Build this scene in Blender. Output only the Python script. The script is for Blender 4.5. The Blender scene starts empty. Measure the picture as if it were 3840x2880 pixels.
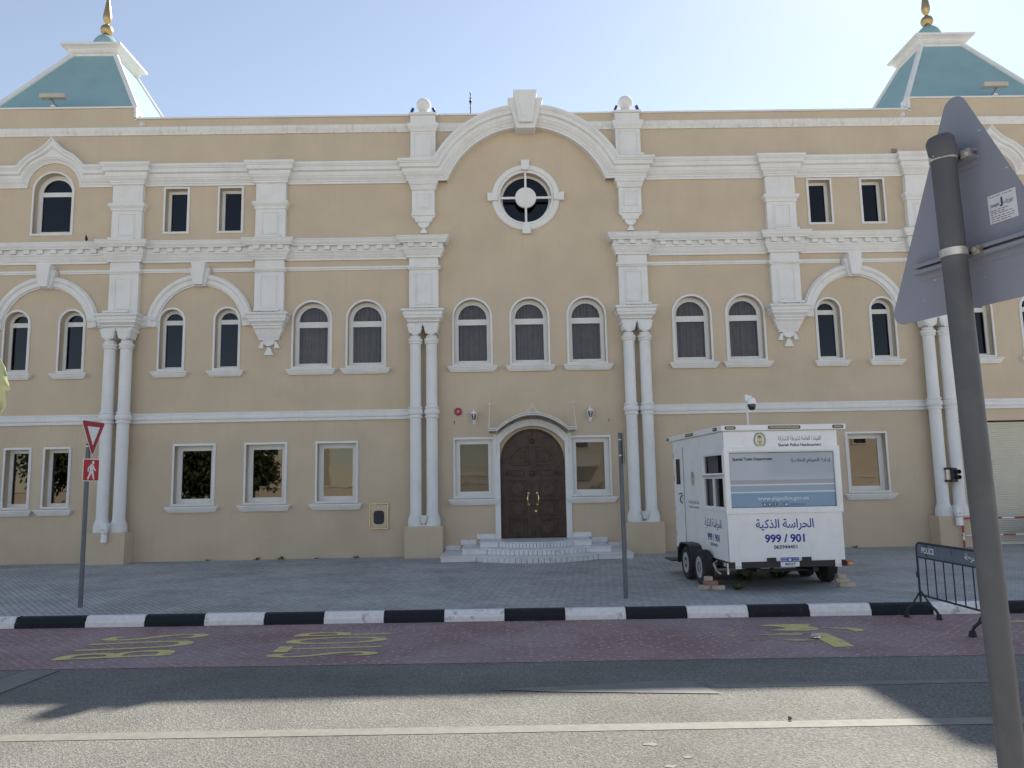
import bpy, math, random
from math import sin, cos, pi, sqrt, asin, radians as rad
from mathutils import Matrix, Vector
random.seed(7)
sc = bpy.context.scene
COL = sc.collection

# ------------------------------------------------------------------ camera, sky, sun, exposure
FPX = 2883.0
YAW, PITCH, ROLL = -0.01383, 0.12678, -0.01915
cam = bpy.data.cameras.new('camera')
cam.sensor_width = 36.0
cam.lens = 36.0 * FPX / 3840.0
cam.clip_start, cam.clip_end = 0.05, 3000.0
co = bpy.data.objects.new('camera', cam)
COL.objects.link(co)
co.matrix_world = Matrix.Translation((0, 0, 2.2)) @ Matrix.Rotation(YAW, 4, 'Z') @ Matrix.Rotation(pi / 2 + PITCH, 4, 'X') @ Matrix.Rotation(ROLL, 4, 'Z')
sc.camera = co

SUN_AZ, SUN_EL = rad(30.8), rad(39.8)
world = bpy.data.worlds.new('World')
sc.world = world
world.use_nodes = True
wn = world.node_tree
sky = wn.nodes.new('ShaderNodeTexSky')
sky.sky_type = 'NISHITA'
sky.sun_disc = False
sky.sun_elevation = SUN_EL
sky.sun_rotation = SUN_AZ
sky.air_density = 1.0
sky.dust_density = 0.15
sky.ozone_density = 1.0
bgn = wn.nodes['Background']
bgn.inputs['Strength'].default_value = 0.098
hs = wn.nodes.new('ShaderNodeHueSaturation')          # hazy, paler Gulf sky
hs.inputs['Saturation'].default_value = 0.72
wn.links.new(sky.outputs[0], hs.inputs['Color'])
wn.links.new(hs.outputs[0], bgn.inputs['Color'])

sl = bpy.data.lights.new('sun', 'SUN')
sl.energy = 5.0
sl.angle = rad(0.53)
sl.color = (1.0, 0.93, 0.82)
so = bpy.data.objects.new('sun', sl)
COL.objects.link(so)
sd = Vector((sin(SUN_AZ) * cos(SUN_EL), cos(SUN_AZ) * cos(SUN_EL), sin(SUN_EL)))
so.rotation_euler = (-sd).to_track_quat('-Z', 'Y').to_euler()
so.location = (20, 40, 40)

sc.view_settings.view_transform = 'Standard'
sc.view_settings.look = 'None'
sc.view_settings.gamma = 1.0
sc.view_settings.exposure = 0.88
sc.cycles.max_bounces = 8
sc.cycles.transparent_max_bounces = 12

# ------------------------------------------------------------------ materials
def nodes(m):
    m.use_nodes = True
    return m.node_tree.nodes, m.node_tree.links, m.node_tree.nodes['Principled BSDF']

def mat(name, col, rough=0.7, var=0.06, vscale=3.0, bump=0.0, bscale=60.0, metal=0.0, spec=0.5, dirt=None, dscale=1.2, dfac=0.35, coat=0.0, streak=None, sfac=0.4, slo=0.55):
    m = bpy.data.materials.new(name)
    N, L, P = nodes(m)
    P.inputs['Roughness'].default_value = rough
    P.inputs['Metallic'].default_value = metal
    P.inputs['Specular IOR Level'].default_value = spec
    P.inputs['Coat Weight'].default_value = coat
    tc = N.new('ShaderNodeTexCoord')
    no = N.new('ShaderNodeTexNoise')
    no.inputs['Scale'].default_value = vscale
    no.inputs['Detail'].default_value = 6
    L.new(tc.outputs['Object'], no.inputs['Vector'])
    mr = N.new('ShaderNodeMapRange')
    mr.inputs['From Min'].default_value = 0.3
    mr.inputs['From Max'].default_value = 0.7
    mr.inputs['To Min'].default_value = 1 - var
    mr.inputs['To Max'].default_value = 1 + var
    L.new(no.outputs['Fac'], mr.inputs['Value'])
    mx = N.new('ShaderNodeMix')
    mx.data_type = 'RGBA'
    mx.blend_type = 'MULTIPLY'
    mx.inputs['Factor'].default_value = 1.0
    mx.inputs['A'].default_value = (*col, 1)
    L.new(mr.outputs[0], mx.inputs['B'])
    out = mx.outputs['Result']
    if dirt:
        n2 = N.new('ShaderNodeTexNoise')
        n2.inputs['Scale'].default_value = dscale
        n2.inputs['Detail'].default_value = 10
        n2.inputs['Roughness'].default_value = 0.65
        L.new(tc.outputs['Object'], n2.inputs['Vector'])
        cr = N.new('ShaderNodeMapRange')
        cr.inputs['From Min'].default_value = 0.52
        cr.inputs['From Max'].default_value = 0.72
        cr.inputs['To Max'].default_value = dfac
        L.new(n2.outputs['Fac'], cr.inputs['Value'])
        m2 = N.new('ShaderNodeMix')
        m2.data_type = 'RGBA'
        L.new(cr.outputs[0], m2.inputs['Factor'])
        L.new(out, m2.inputs['A'])
        m2.inputs['B'].default_value = (*dirt, 1)
        out = m2.outputs['Result']
    if streak:
        mp = N.new('ShaderNodeMapping')
        mp.inputs['Scale'].default_value = (9.0, 9.0, 0.45)
        L.new(tc.outputs['Object'], mp.inputs['Vector'])
        n4 = N.new('ShaderNodeTexNoise')
        n4.inputs['Scale'].default_value = 1.0
        n4.inputs['Detail'].default_value = 8
        n4.inputs['Roughness'].default_value = 0.7
        L.new(mp.outputs[0], n4.inputs['Vector'])
        c4 = N.new('ShaderNodeMapRange')
        c4.inputs['From Min'].default_value = slo
        c4.inputs['From Max'].default_value = slo + 0.2
        c4.inputs['To Max'].default_value = sfac
        L.new(n4.outputs['Fac'], c4.inputs['Value'])
        m4 = N.new('ShaderNodeMix')
        m4.data_type = 'RGBA'
        L.new(c4.outputs[0], m4.inputs['Factor'])
        L.new(out, m4.inputs['A'])
        m4.inputs['B'].default_value = (*streak, 1)
        out = m4.outputs['Result']
    L.new(out, P.inputs['Base Color'])
    if bump:
        n3 = N.new('ShaderNodeTexNoise')
        n3.inputs['Scale'].default_value = bscale
        n3.inputs['Detail'].default_value = 4
        L.new(tc.outputs['Object'], n3.inputs['Vector'])
        b = N.new('ShaderNodeBump')
        b.inputs['Strength'].default_value = bump
        b.inputs['Distance'].default_value = 0.01
        L.new(n3.outputs['Fac'], b.inputs['Height'])
        L.new(b.outputs[0], P.inputs['Normal'])
    return m

M = {}
M['stucco'] = mat('stucco', (0.575, 0.474, 0.352), 0.92, 0.055, 0.9, 0.4, 55, spec=0.2, dirt=(0.47, 0.375, 0.27), dscale=0.5, dfac=0.5, streak=(0.5, 0.41, 0.31), sfac=0.3, slo=0.5)
M['trim'] = mat('white_trim', (0.755, 0.745, 0.725), 0.8, 0.035, 2.0, 0.15, 60, spec=0.25, dirt=(0.58, 0.555, 0.52), dscale=1.6, dfac=0.4, streak=(0.6, 0.57, 0.53), sfac=0.3, slo=0.52)
M['trimworn'] = mat('stained_white_trim', (0.74, 0.725, 0.695), 0.85, 0.05, 2.0, 0.2, 60, spec=0.2, dirt=(0.42, 0.37, 0.31), dscale=5, dfac=0.4, streak=(0.4, 0.34, 0.28), sfac=0.55, slo=0.54)
M['turq'] = mat('turquoise_paint', (0.25, 0.39, 0.415), 0.85, 0.06, 1.2, 0.2, 60, spec=0.2)
M['gold'] = mat('gold', (0.5, 0.37, 0.19), 0.4, 0.1, 6, metal=1.0)
M['alu'] = mat('white_aluminium', (0.72, 0.715, 0.69), 0.45, 0.03, 3, spec=0.4)
M['wood'] = mat('dark_wood', (0.06, 0.033, 0.025), 0.42, 0.35, 7, 0.15, 40, spec=0.35)
M['brass'] = mat('brass', (0.8, 0.62, 0.28), 0.25, 0.05, 6, metal=1.0)
M['steel'] = mat('steel', (0.62, 0.6, 0.56), 0.3, 0.06, 6, metal=1.0)
M['marble'] = mat('marble', (0.72, 0.72, 0.73), 0.35, 0.16, 3.0, spec=0.5, dirt=(0.3, 0.32, 0.36), dscale=3, dfac=0.65)
M['grout'] = mat('grout', (0.09, 0.09, 0.095), 0.9)
M['postgrey'] = mat('grey_post_paint', (0.12, 0.125, 0.14), 0.5, 0.1, 5, spec=0.4, dirt=(0.18, 0.18, 0.185), dscale=5, dfac=0.4)
M['poledark'] = mat('dark_grey_pole', (0.062, 0.066, 0.075), 0.55, 0.12, 5, spec=0.35, dirt=(0.12, 0.12, 0.12), dscale=6, dfac=0.45)
M['signback'] = mat('grey_sign_back', (0.175, 0.19, 0.24), 0.55, 0.06, 4, spec=0.35, dirt=(0.2, 0.21, 0.25), dscale=9, dfac=0.4)
M['galv'] = mat('galvanised', (0.5, 0.48, 0.45), 0.42, 0.2, 20, metal=0.85, dirt=(0.25, 0.17, 0.12), dscale=18, dfac=0.5)
M['red'] = mat('sign_red', (0.36, 0.03, 0.045), 0.45, 0.05, 4)
M['red2'] = mat('pedestrian_sign_red', (0.5, 0.035, 0.035), 0.45, 0.05, 4)
M['white'] = mat('white_paint', (0.8, 0.8, 0.8), 0.5, 0.02, 4)
M['booth'] = mat('white_booth_paint', (0.84, 0.84, 0.84), 0.35, 0.025, 2.0, spec=0.45, dirt=(0.62, 0.6, 0.57), dscale=2.2, dfac=0.35, streak=(0.6, 0.58, 0.54), sfac=0.25, slo=0.56)
M['black'] = mat('black_paint', (0.018, 0.019, 0.024), 0.5, 0.2, 8)
M['rubber'] = mat('rubber', (0.022, 0.022, 0.024), 0.85, 0.2, 12, dirt=(0.09, 0.085, 0.08), dscale=6, dfac=0.5)
M['rim'] = mat('white_rim', (0.4, 0.41, 0.42), 0.4, 0.05, 8)
M['blue'] = mat('blue_lettering', (0.015, 0.03, 0.28), 0.45, 0.02)
M['navy'] = mat('navy_lettering', (0.02, 0.025, 0.11), 0.45, 0.02)
M['ink'] = mat('dark_lettering', (0.03, 0.03, 0.06), 0.5, 0.02)
M['plateblue'] = mat('plate_blue', (0.02, 0.06, 0.36), 0.4, 0.02)
M['green'] = mat('emblem_green', (0.1, 0.24, 0.05), 0.5, 0.05)
M['emtan'] = mat('emblem_tan', (0.45, 0.33, 0.16), 0.5, 0.05)
M['emcream'] = mat('emblem_cream', (0.72, 0.68, 0.55), 0.5, 0.03)
M['lens'] = mat('lamp_lens', (0.45, 0.38, 0.24), 0.25, 0.2, 40)
M['redlens'] = mat('red_lens', (0.42, 0.08, 0.07), 0.3, 0.2, 30)
M['darkglass'] = mat('dark_glass', (0.008, 0.009, 0.011), 0.06, 0.0, spec=0.6)
M['bell'] = mat('bell_red', (0.38, 0.03, 0.09), 0.35, 0.1, 8)
M['brick'] = mat('concrete_brick', (0.46, 0.4, 0.33), 0.9, 0.2, 9, 0.4, 40)
M['brickred'] = mat('red_brick', (0.32, 0.17, 0.15), 0.9, 0.2, 9, 0.4, 40)
M['shutter'] = mat('shutter_cream', (0.62, 0.59, 0.49), 0.5, 0.03, 2)
M['tarp'] = mat('blue_cloth', (0.015, 0.06, 0.34), 0.6, 0.1, 6)
M['leaf'] = mat('leaf', (0.09, 0.14, 0.03), 0.6, 0.3, 9)
M['treeleaf'] = mat('dark_tree_leaf', (0.045, 0.065, 0.022), 0.7, 0.4, 3)
M['leafpale'] = mat('leaf_pale', (0.3, 0.33, 0.19), 0.55, 0.25, 30)
M['bark'] = mat('bark', (0.12, 0.09, 0.06), 0.9, 0.3, 9)
M['peach'] = mat('peach_wall', (0.64, 0.56, 0.46), 0.9, 0.05, 1.0)
M['feather'] = mat('dark_feather', (0.012, 0.01, 0.016), 0.6, 0.2, 20)
M['band_l'] = mat('film_pale', (0.42, 0.48, 0.58), 0.35, 0.02)
M['curtain'] = mat('curtain', (0.34, 0.31, 0.3), 0.9, 0.1, 5)
M['blind'] = mat('blind', (0.34, 0.325, 0.3), 0.8, 0.05, 3)
M['roof'] = mat('roof_screed', (0.4, 0.38, 0.35), 0.9)
M['beige'] = mat('beige_enamel', (0.5, 0.46, 0.38), 0.5, 0.05, 4)
M['framebrass'] = mat('dull_brass', (0.62, 0.5, 0.3), 0.42, 0.12, 9, metal=0.8)
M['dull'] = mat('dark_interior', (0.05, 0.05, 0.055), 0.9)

def glass_mat(name, refl, tint, rcol):
    m = bpy.data.materials.new(name)
    m.use_nodes = True
    N, L = m.node_tree.nodes, m.node_tree.links
    N.remove(N['Principled BSDF'])
    o = N['Material Output']
    t = N.new('ShaderNodeBsdfTransparent')
    t.inputs['Color'].default_value = (*tint, 1)
    g = N.new('ShaderNodeBsdfGlossy')
    g.inputs['Color'].default_value = (*rcol, 1)
    g.inputs['Roughness'].default_value = 0.015
    lw = N.new('ShaderNodeLayerWeight')
    lw.inputs['Blend'].default_value = 0.25
    mr = N.new('ShaderNodeMapRange')
    mr.inputs['To Min'].default_value = refl
    mr.inputs['To Max'].default_value = min(1.0, refl + 0.6)
    L.new(lw.outputs['Fresnel'], mr.inputs['Value'])
    tc = N.new('ShaderNodeTexCoord')
    no = N.new('ShaderNodeTexNoise')
    no.inputs['Scale'].default_value = 1.3
    L.new(tc.outputs['Object'], no.inputs['Vector'])
    b = N.new('ShaderNodeBump')
    b.inputs['Strength'].default_value = 0.05
    b.inputs['Distance'].default_value = 0.02
    L.new(no.outputs['Fac'], b.inputs['Height'])
    L.new(b.outputs[0], g.inputs['Normal'])
    mx = N.new('ShaderNodeMixShader')
    L.new(mr.outputs[0], mx.inputs[0])
    L.new(t.outputs[0], mx.inputs[1])
    L.new(g.outputs[0], mx.inputs[2])
    L.new(mx.outputs[0], o.inputs['Surface'])
    return m
M['glass_low'] = glass_mat('bronze_glass', 0.075, (0.26, 0.24, 0.21), (0.92, 0.86, 0.77))
M['glass_up'] = glass_mat('grey_glass', 0.018, (0.26, 0.26, 0.27), (0.9, 0.92, 1.0))
M['glass_door'] = glass_mat('grey_bronze_glass', 0.028, (0.6, 0.57, 0.53), (0.92, 0.88, 0.8))
M['glass_mid'] = glass_mat('clear_grey_glass', 0.02, (0.62, 0.60, 0.60), (0.9, 0.92, 1.0))
M['glass_booth'] = glass_mat('booth_glass', 0.10, (0.45, 0.46, 0.48), (0.95, 0.97, 1.0))

def ground_mat(name, kind):
    m = bpy.data.materials.new(name)
    N, L, P = nodes(m)
    tc = N.new('ShaderNodeTexCoord')
    P.inputs['Roughness'].default_value = 0.9
    P.inputs['Specular IOR Level'].default_value = 0.25
    def noise(s, d=6, r=0.6):
        n = N.new('ShaderNodeTexNoise')
        n.inputs['Scale'].default_value = s
        n.inputs['Detail'].default_value = d
        n.inputs['Roughness'].default_value = r
        L.new(tc.outputs['Object'], n.inputs['Vector'])
        return n.outputs['Fac']
    def rng(v, a, b, c, d):
        r = N.new('ShaderNodeMapRange')
        for k, x in zip(('From Min', 'From Max', 'To Min', 'To Max'), (a, b, c, d)):
            r.inputs[k].default_value = x
        L.new(v, r.inputs['Value'])
        return r.outputs[0]
    def mix(a, b, f, blend='MIX'):
        x = N.new('ShaderNodeMix')
        x.data_type = 'RGBA'
        x.blend_type = blend
        for s, v in (('A', a), ('B', b)):
            if isinstance(v, tuple):
                x.inputs[s].default_value = (*v, 1)
            else:
                L.new(v, x.inputs[s])
        if isinstance(f, float):
            x.inputs['Factor'].default_value = f
        else:
            L.new(f, x.inputs['Factor'])
        return x.outputs['Result']
    b = N.new('ShaderNodeBump')
    b.inputs['Distance'].default_value = 0.012
    L.new(b.outputs[0], P.inputs['Normal'])
    if kind == 'asphalt':
        vo = N.new('ShaderNodeTexVoronoi')
        vo.inputs['Scale'].default_value = 62
        L.new(tc.outputs['Object'], vo.inputs['Vector'])
        sp = rng(vo.outputs['Color'], 0.0, 1.0, 0.66, 1.36)
        c = mix((0.175, 0.172, 0.158), sp, 1.0, 'MULTIPLY')
        c = mix(c, rng(noise(0.5), 0.35, 0.65, 0.82, 1.14), 1.0, 'MULTIPLY')
        c = mix(c, (0.07, 0.07, 0.07), rng(noise(1.6, 12, 0.75), 0.62, 0.7, 0.0, 0.5))
        c = mix(c, rng(noise(28, 4, 0.7), 0.3, 0.7, 0.72, 1.28), 1.0, 'MULTIPLY')
        L.new(c, P.inputs['Base Color'])
        b.inputs['Strength'].default_value = 0.65
        L.new(vo.outputs['Distance'], b.inputs['Height'])
    else:
        mp = N.new('ShaderNodeMapping')
        L.new(tc.outputs['Object'], mp.inputs['Vector'])
        br = N.new('ShaderNodeTexBrick')
        br.inputs['Scale'].default_value = 1.0
        br.inputs['Mortar Size'].default_value = 0.006
        br.inputs['Mortar Smooth'].default_value = 0.3
        br.inputs['Brick Width'].default_value = 0.2
        br.inputs['Row Height'].default_value = 0.1
        L.new(mp.outputs[0], br.inputs['Vector'])
        if kind == 'grey':
            mp.inputs['Rotation'].default_value = (0, 0, rad(52))
            br.inputs['Color1'].default_value = (0.36, 0.36, 0.355, 1)
            br.inputs['Color2'].default_value = (0.43, 0.43, 0.42, 1)
            br.inputs['Mortar'].default_value = (0.17, 0.17, 0.165, 1)
            c = br.outputs['Color']
        else:
            mp.inputs['Rotation'].default_value = (0, 0, rad(45))
            br.inputs['Color1'].default_value = (0.35, 0.23, 0.225, 1)
            br.inputs['Color2'].default_value = (0.31, 0.21, 0.21, 1)
            br.inputs['Mortar'].default_value = (0.2, 0.15, 0.145, 1)
            vo = N.new('ShaderNodeTexVoronoi')
            vo.inputs['Scale'].default_value = 7.5
            vo.inputs['Randomness'].default_value = 0.35
            L.new(mp.outputs[0], vo.inputs['Vector'])
            dot = rng(vo.outputs['Distance'], 0.12, 0.2, 0.62, 0.0)
            w = rng(noise(0.8), 0.38, 0.6, 0.45, 1.0)
            f = N.new('ShaderNodeMath')
            f.operation = 'MULTIPLY'
            L.new(dot, f.inputs[0])
            L.new(w, f.inputs[1])
            c = mix(br.outputs['Color'], (0.72, 0.66, 0.64), f.outputs[0])
            c = mix(c, (0.27, 0.245, 0.26), rng(noise(0.35), 0.42, 0.66, 0.0, 0.55))
        c = mix(c, rng(noise(0.7), 0.35, 0.65, 0.85, 1.15), 1.0, 'MULTIPLY')
        c = mix(c, rng(noise(14), 0.3, 0.7, 0.86, 1.14), 1.0, 'MULTIPLY')
        L.new(c, P.inputs['Base Color'])
        b.inputs['Strength'].default_value = 0.5
        L.new(br.outputs['Fac'], b.inputs['Height'])
        b.invert = True
    return m
M['nearpave'] = mat('pale_concrete_paving', (0.56, 0.53, 0.48), 0.9, 0.1, 2, spec=0.2)
M['sand_bounce'] = mat('bounce_sand', (0.6, 0.52, 0.4), 0.95, 0.1, 0.4, spec=0.1)  # pale tone for the added ground that bounces sunlight
M['asphalt'] = ground_mat('asphalt', 'asphalt')
M['pavers'] = ground_mat('grey_pavers', 'grey')
M['redpave'] = ground_mat('red_pavers', 'red')

def worn_mat(name, col, under, lo, hi, scale=6.0):
    m = mat(name, col, 0.75, 0.08, 12, spec=0.25)
    N, L = m.node_tree.nodes, m.node_tree.links
    P = N['Principled BSDF']
    tc = N.new('ShaderNodeTexCoord')
    n = N.new('ShaderNodeTexNoise')
    n.inputs['Scale'].default_value = scale
    n.inputs['Detail'].default_value = 12
    n.inputs['Roughness'].default_value = 0.7
    L.new(tc.outputs['Object'], n.inputs['Vector'])
    r = N.new('ShaderNodeMapRange')
    r.inputs['From Min'].default_value = lo
    r.inputs['From Max'].default_value = hi
    L.new(n.outputs['Fac'], r.inputs['Value'])
    src = P.inputs['Base Color'].links[0].from_socket
    x = N.new('ShaderNodeMix')
    x.data_type = 'RGBA'
    L.new(r.outputs[0], x.inputs['Factor'])
    L.new(src, x.inputs['A'])
    x.inputs['B'].default_value = (*under, 1)
    L.new(x.outputs['Result'], P.inputs['Base Color'])
    return m
M['yellow'] = worn_mat('worn_yellow_paint', (0.64, 0.56, 0.22), (0.38, 0.28, 0.23), 0.5, 0.74, 5)
M['yellow2'] = worn_mat('very_worn_yellow_paint', (0.48, 0.44, 0.2), (0.34, 0.25, 0.22), 0.42, 0.66, 4)
M['roadwhite'] = worn_mat('worn_white_road_paint', (0.235, 0.23, 0.205), (0.18, 0.178, 0.162), 0.42, 0.72, 7)
M['ghost'] = worn_mat('faded_road_paint', (0.208, 0.208, 0.198), (0.175, 0.175, 0.164), 0.38, 0.6, 4)
M['kerbw'] = worn_mat('white_kerb_paint', (0.78, 0.76, 0.75), (0.3, 0.29, 0.28), 0.58, 0.68, 3.2)
M['kerbb'] = worn_mat('black_kerb_paint', (0.018, 0.02, 0.026), (0.1, 0.1, 0.1), 0.6, 0.72, 4)
M['barrier'] = worn_mat('grey_barrier_paint', (0.15, 0.18, 0.215), (0.06, 0.075, 0.095), 0.56, 0.6, 2.2)
M['barrierbar'] = worn_mat('chipped_dark_paint', (0.04, 0.048, 0.06), (0.35, 0.36, 0.37), 0.66, 0.7, 22)

# ------------------------------------------------------------------ mesh helpers
class MB:
    def __init__(s):
        s.v, s.f, s.mi = [], [], []
        s.cur = 0
    def add(s, vs, fs):
        o = len(s.v)
        s.v += [tuple(p) for p in vs]
        s.f += [tuple(i + o for i in f) for f in fs]
        s.mi += [s.cur] * len(fs)
        return s
    def box(s, x0, x1, y0, y1, z0, z1, T=None):
        vs = [(x, y, z) for x in (x0, x1) for y in (y0, y1) for z in (z0, z1)]
        if T:
            vs = [tuple(T @ Vector(p)) for p in vs]
        return s.add(vs, [(0, 1, 3, 2), (4, 6, 7, 5), (0, 4, 5, 1), (2, 3, 7, 6), (0, 2, 6, 4), (1, 5, 7, 3)])
    def frus(s, a, b):
        """two quads (4 pts each) -> closed hexahedron"""
        return s.add(list(a) + list(b), [(3, 2, 1, 0), (4, 5, 6, 7), (0, 1, 5, 4), (1, 2, 6, 5), (2, 3, 7, 6), (3, 0, 4, 7)])
    def lathe(s, prof, c=(0, 0, 0), n=24, axis='z', T=None):
        vs = []
        for r, z in prof:
            for k in range(n):
                a = 2 * pi * k / n
                p = (r * cos(a), r * sin(a), z)
                if axis == 'y':
                    p = (r * cos(a), z, r * sin(a))
                elif axis == 'x':
                    p = (z, r * cos(a), r * sin(a))
                p = Vector(p)
                if T:
                    p = T @ p
                vs.append((p.x + c[0], p.y + c[1], p.z + c[2]))
        fs = []
        for i in range(len(prof) - 1):
            for k in range(n):
                q = (k + 1) % n
                f = (i * n + k, i * n + q, (i + 1) * n + q, (i + 1) * n + k)
                fs.append(f if axis != 'y' else f[::-1])
        fs.append(tuple(range(n))[::-1] if axis != 'y' else tuple(range(n)))
        t = tuple((len(prof) - 1) * n + k for k in range(n))
        fs.append(t if axis != 'y' else t[::-1])
        return s.add(vs, fs)
    def tube(s, pts, r, n=8, closed=False):
        pts = [Vector(p) for p in pts]
        m = len(pts)
        rr = r if isinstance(r, (list, tuple)) else [r] * m
        vs = []
        up = None
        for i, p in enumerate(pts):
            if closed:
                d = (pts[(i + 1) % m] - pts[i - 1]).normalized()
            else:
                d = (pts[min(i + 1, m - 1)] - pts[max(i - 1, 0)]).normalized()
            if up is None:
                up = Vector((0, 0, 1)) if abs(d.z) < 0.9 else Vector((1, 0, 0))
            a = d.cross(up).normalized()
            up = a.cross(d).normalized()
            for k in range(n):
                t = 2 * pi * k / n
                vs.append(tuple(p + (a * cos(t) + up * sin(t)) * rr[i]))
        fs = []
        for i in range(m if closed else m - 1):
            j = (i + 1) % m
            for k in range(n):
                q = (k + 1) % n
                fs.append((i * n + k, i * n + q, j * n + q, j * n + k))
        if not closed:
            fs.append(tuple(range(n))[::-1])
            fs.append(tuple((m - 1) * n + k for k in range(n)))
        return s.add(vs, fs)
    def prism(s, pts, y0, y1, T=None, plane='xz'):
        """polygon (a,b) extruded; plane xz: from y0 (front) to y1 (back). xy: z from y0 to y1"""
        n = len(pts)
        if plane == 'xz':
            vs = [(a, y0, b) for a, b in pts] + [(a, y1, b) for a, b in pts]
        else:
            vs = [(a, b, y0) for a, b in pts] + [(a, b, y1) for a, b in pts]
        if T:
            vs = [tuple(T @ Vector(p)) for p in vs]
        area = sum(pts[i][0] * pts[(i + 1) % n][1] - pts[(i + 1) % n][0] * pts[i][1] for i in range(n))
        ccw = area > 0
        if plane == 'xy':
            ccw = not ccw
        f = tuple(range(n)) if ccw else tuple(range(n))[::-1]
        fs = [f, tuple(i + n for i in f[::-1])]
        for i in range(n):
            j = (i + 1) % n
            q = (i, i + n, j + n, j)
            fs.append(q if ccw else q[::-1])
        return s.add(vs, fs)
    def plan_sweep(s, path, prof, endfix=None):
        """moulding along a plan polyline (x,y) going left to right; profile (out,z)"""
        P = [Vector(p) for p in path]
        n = len(P)
        vs = []
        for i in range(n):
            ns = []
            if i > 0:
                d = (P[i] - P[i - 1]).normalized()
                ns.append(Vector((d.y, -d.x)))
            if i < n - 1:
                d = (P[i + 1] - P[i]).normalized()
                ns.append(Vector((d.y, -d.x)))
            m = ns[0] if len(ns) == 1 else (ns[0] + ns[1]) / (1 + ns[0].dot(ns[1]))
            for d, z in prof:
                q = P[i] + m * d
                x = q.x
                if endfix and i == 0 and endfix[0] in ('start', 'both'):
                    x = endfix[1](z)
                if endfix and i == n - 1 and endfix[0] in ('end', 'both'):
                    x = endfix[-1](z)
                vs.append((x, q.y, z))
        k = len(prof)
        fs = []
        for i in range(n - 1):
            for j in range(k - 1):
                fs.append((i * k + j, i * k + j + 1, (i + 1) * k + j + 1, (i + 1) * k + j))
        fs.append(tuple(range(k))[::-1])
        fs.append(tuple((n - 1) * k + j for j in range(k)))
        return s.add(vs, fs)
    def face_sweep(s, path, prof, closed=False, y=0.0):
        """moulding in the facade plane: path (x,z); profile (u outward, v towards the viewer)"""
        P = [Vector(p) for p in path]
        n = len(P)
        vs = []
        for i in range(n):
            ns = []
            if i > 0 or closed:
                d = (P[i] - P[i - 1]).normalized()
                ns.append(Vector((-d.y, d.x)))
            if i < n - 1 or closed:
                d = (P[(i + 1) % n] - P[i]).normalized()
                ns.append(Vector((-d.y, d.x)))
            m = ns[0] if len(ns) == 1 else (ns[0] + ns[1]) / max(0.2, 1 + ns[0].dot(ns[1]))
            for u, v in prof:
                q = P[i] + m * u
                vs.append((q.x, y - v, q.y))
        k = len(prof)
        fs = []
        for i in range(n if closed else n - 1):
            a = (i + 1) % n
            for j in range(k - 1):
                fs.append((i * k + j, i * k + j + 1, a * k + j + 1, a * k + j)[::-1])
        if not closed:
            fs.append(tuple(range(k)))
            fs.append(tuple((n - 1) * k + j for j in range(k))[::-1])
        return s.add(vs, fs)
    def mesh(s, name, mats, smooth=None):
        me = bpy.data.meshes.new(name)
        me.from_pydata(s.v, [], s.f)
        for m in (mats if isinstance(mats, (list, tuple)) else [mats]):
            me.materials.append(m)
        me.polygons.foreach_set('material_index', s.mi)
        if smooth is not None:
            me.polygons.foreach_set('use_smooth', [True] * len(s.f))
            me.set_sharp_from_angle(angle=rad(smooth))
        me.update()
        return me

def obj(name, mb, mats, parent=None, loc=(0, 0, 0), rotz=0.0, smooth=None, bevel=None):
    me = mb.mesh(name, mats, smooth) if isinstance(mb, MB) else mb
    if not isinstance(mb, MB) and mats is not None and not me.materials:
        me.materials.append(mats)
    o = bpy.data.objects.new(name, me)
    COL.objects.link(o)
    o.location = loc
    o.rotation_euler = (0, 0, rotz)
    if parent:
        o.parent = parent
    if bevel:
        b = o.modifiers.new('bevel', 'BEVEL')
        b.width = bevel
        b.segments = 2
        b.limit_method = 'ANGLE'
    return o

def tag(o, label, cat, group=None):
    o['label'] = label
    o['category'] = cat
    if group:
        o['group'] = group
    return o

def thing(name, label, cat, loc=(0, 0, 0), rotz=0.0, group=None):
    o = bpy.data.objects.new(name, None)
    COL.objects.link(o)
    o.empty_display_size = 0.2
    o.location = loc
    o.rotation_euler = (0, 0, rotz)
    return tag(o, label, cat, group)

def struct(name, mb, mats, **k):
    o = obj(name, mb, mats, **k)
    o['kind'] = 'structure'
    return o

def copy_tree(o, parent=None):
    c = o.copy()
    COL.objects.link(c)
    if parent:
        c.parent = parent
    for ch in list(o.children):
        copy_tree(ch, c)
    return c

def curve_mesh(name, splines, ext=0.0, bevel=0.0):
    """filled 2-D poly splines (holes allowed) in the xy plane -> mesh"""
    cu = bpy.data.curves.new(name, 'CURVE')
    cu.dimensions = '2D'
    cu.fill_mode = 'BOTH'
    cu.extrude = ext
    cu.bevel_depth = bevel
    for pts in splines:
        sp = cu.splines.new('POLY')
        sp.points.add(len(pts) - 1)
        for p, q in zip(sp.points, pts):
            p.co = (q[0], q[1], 0, 1)
        sp.use_cyclic_u = True
    o = bpy.data.objects.new(name, cu)
    COL.objects.link(o)
    dg = bpy.context.evaluated_depsgraph_get()
    me = bpy.data.meshes.new_from_object(o.evaluated_get(dg))
    bpy.data.objects.remove(o)
    bpy.data.curves.remove(cu)
    return me

def plate(name, outer, holes, y0, y1, mats, parent, **k):
    """upright plate in xz, front face at y0, back at y1"""
    me = curve_mesh(name, [outer] + holes, (y1 - y0) / 2)
    me.transform(Matrix.Translation((0, (y0 + y1) / 2, 0)) @ Matrix.Rotation(pi / 2, 4, 'X'))
    me.materials.clear()
    me.materials.append(mats)
    return obj(name, me, None, parent, **k)

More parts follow.
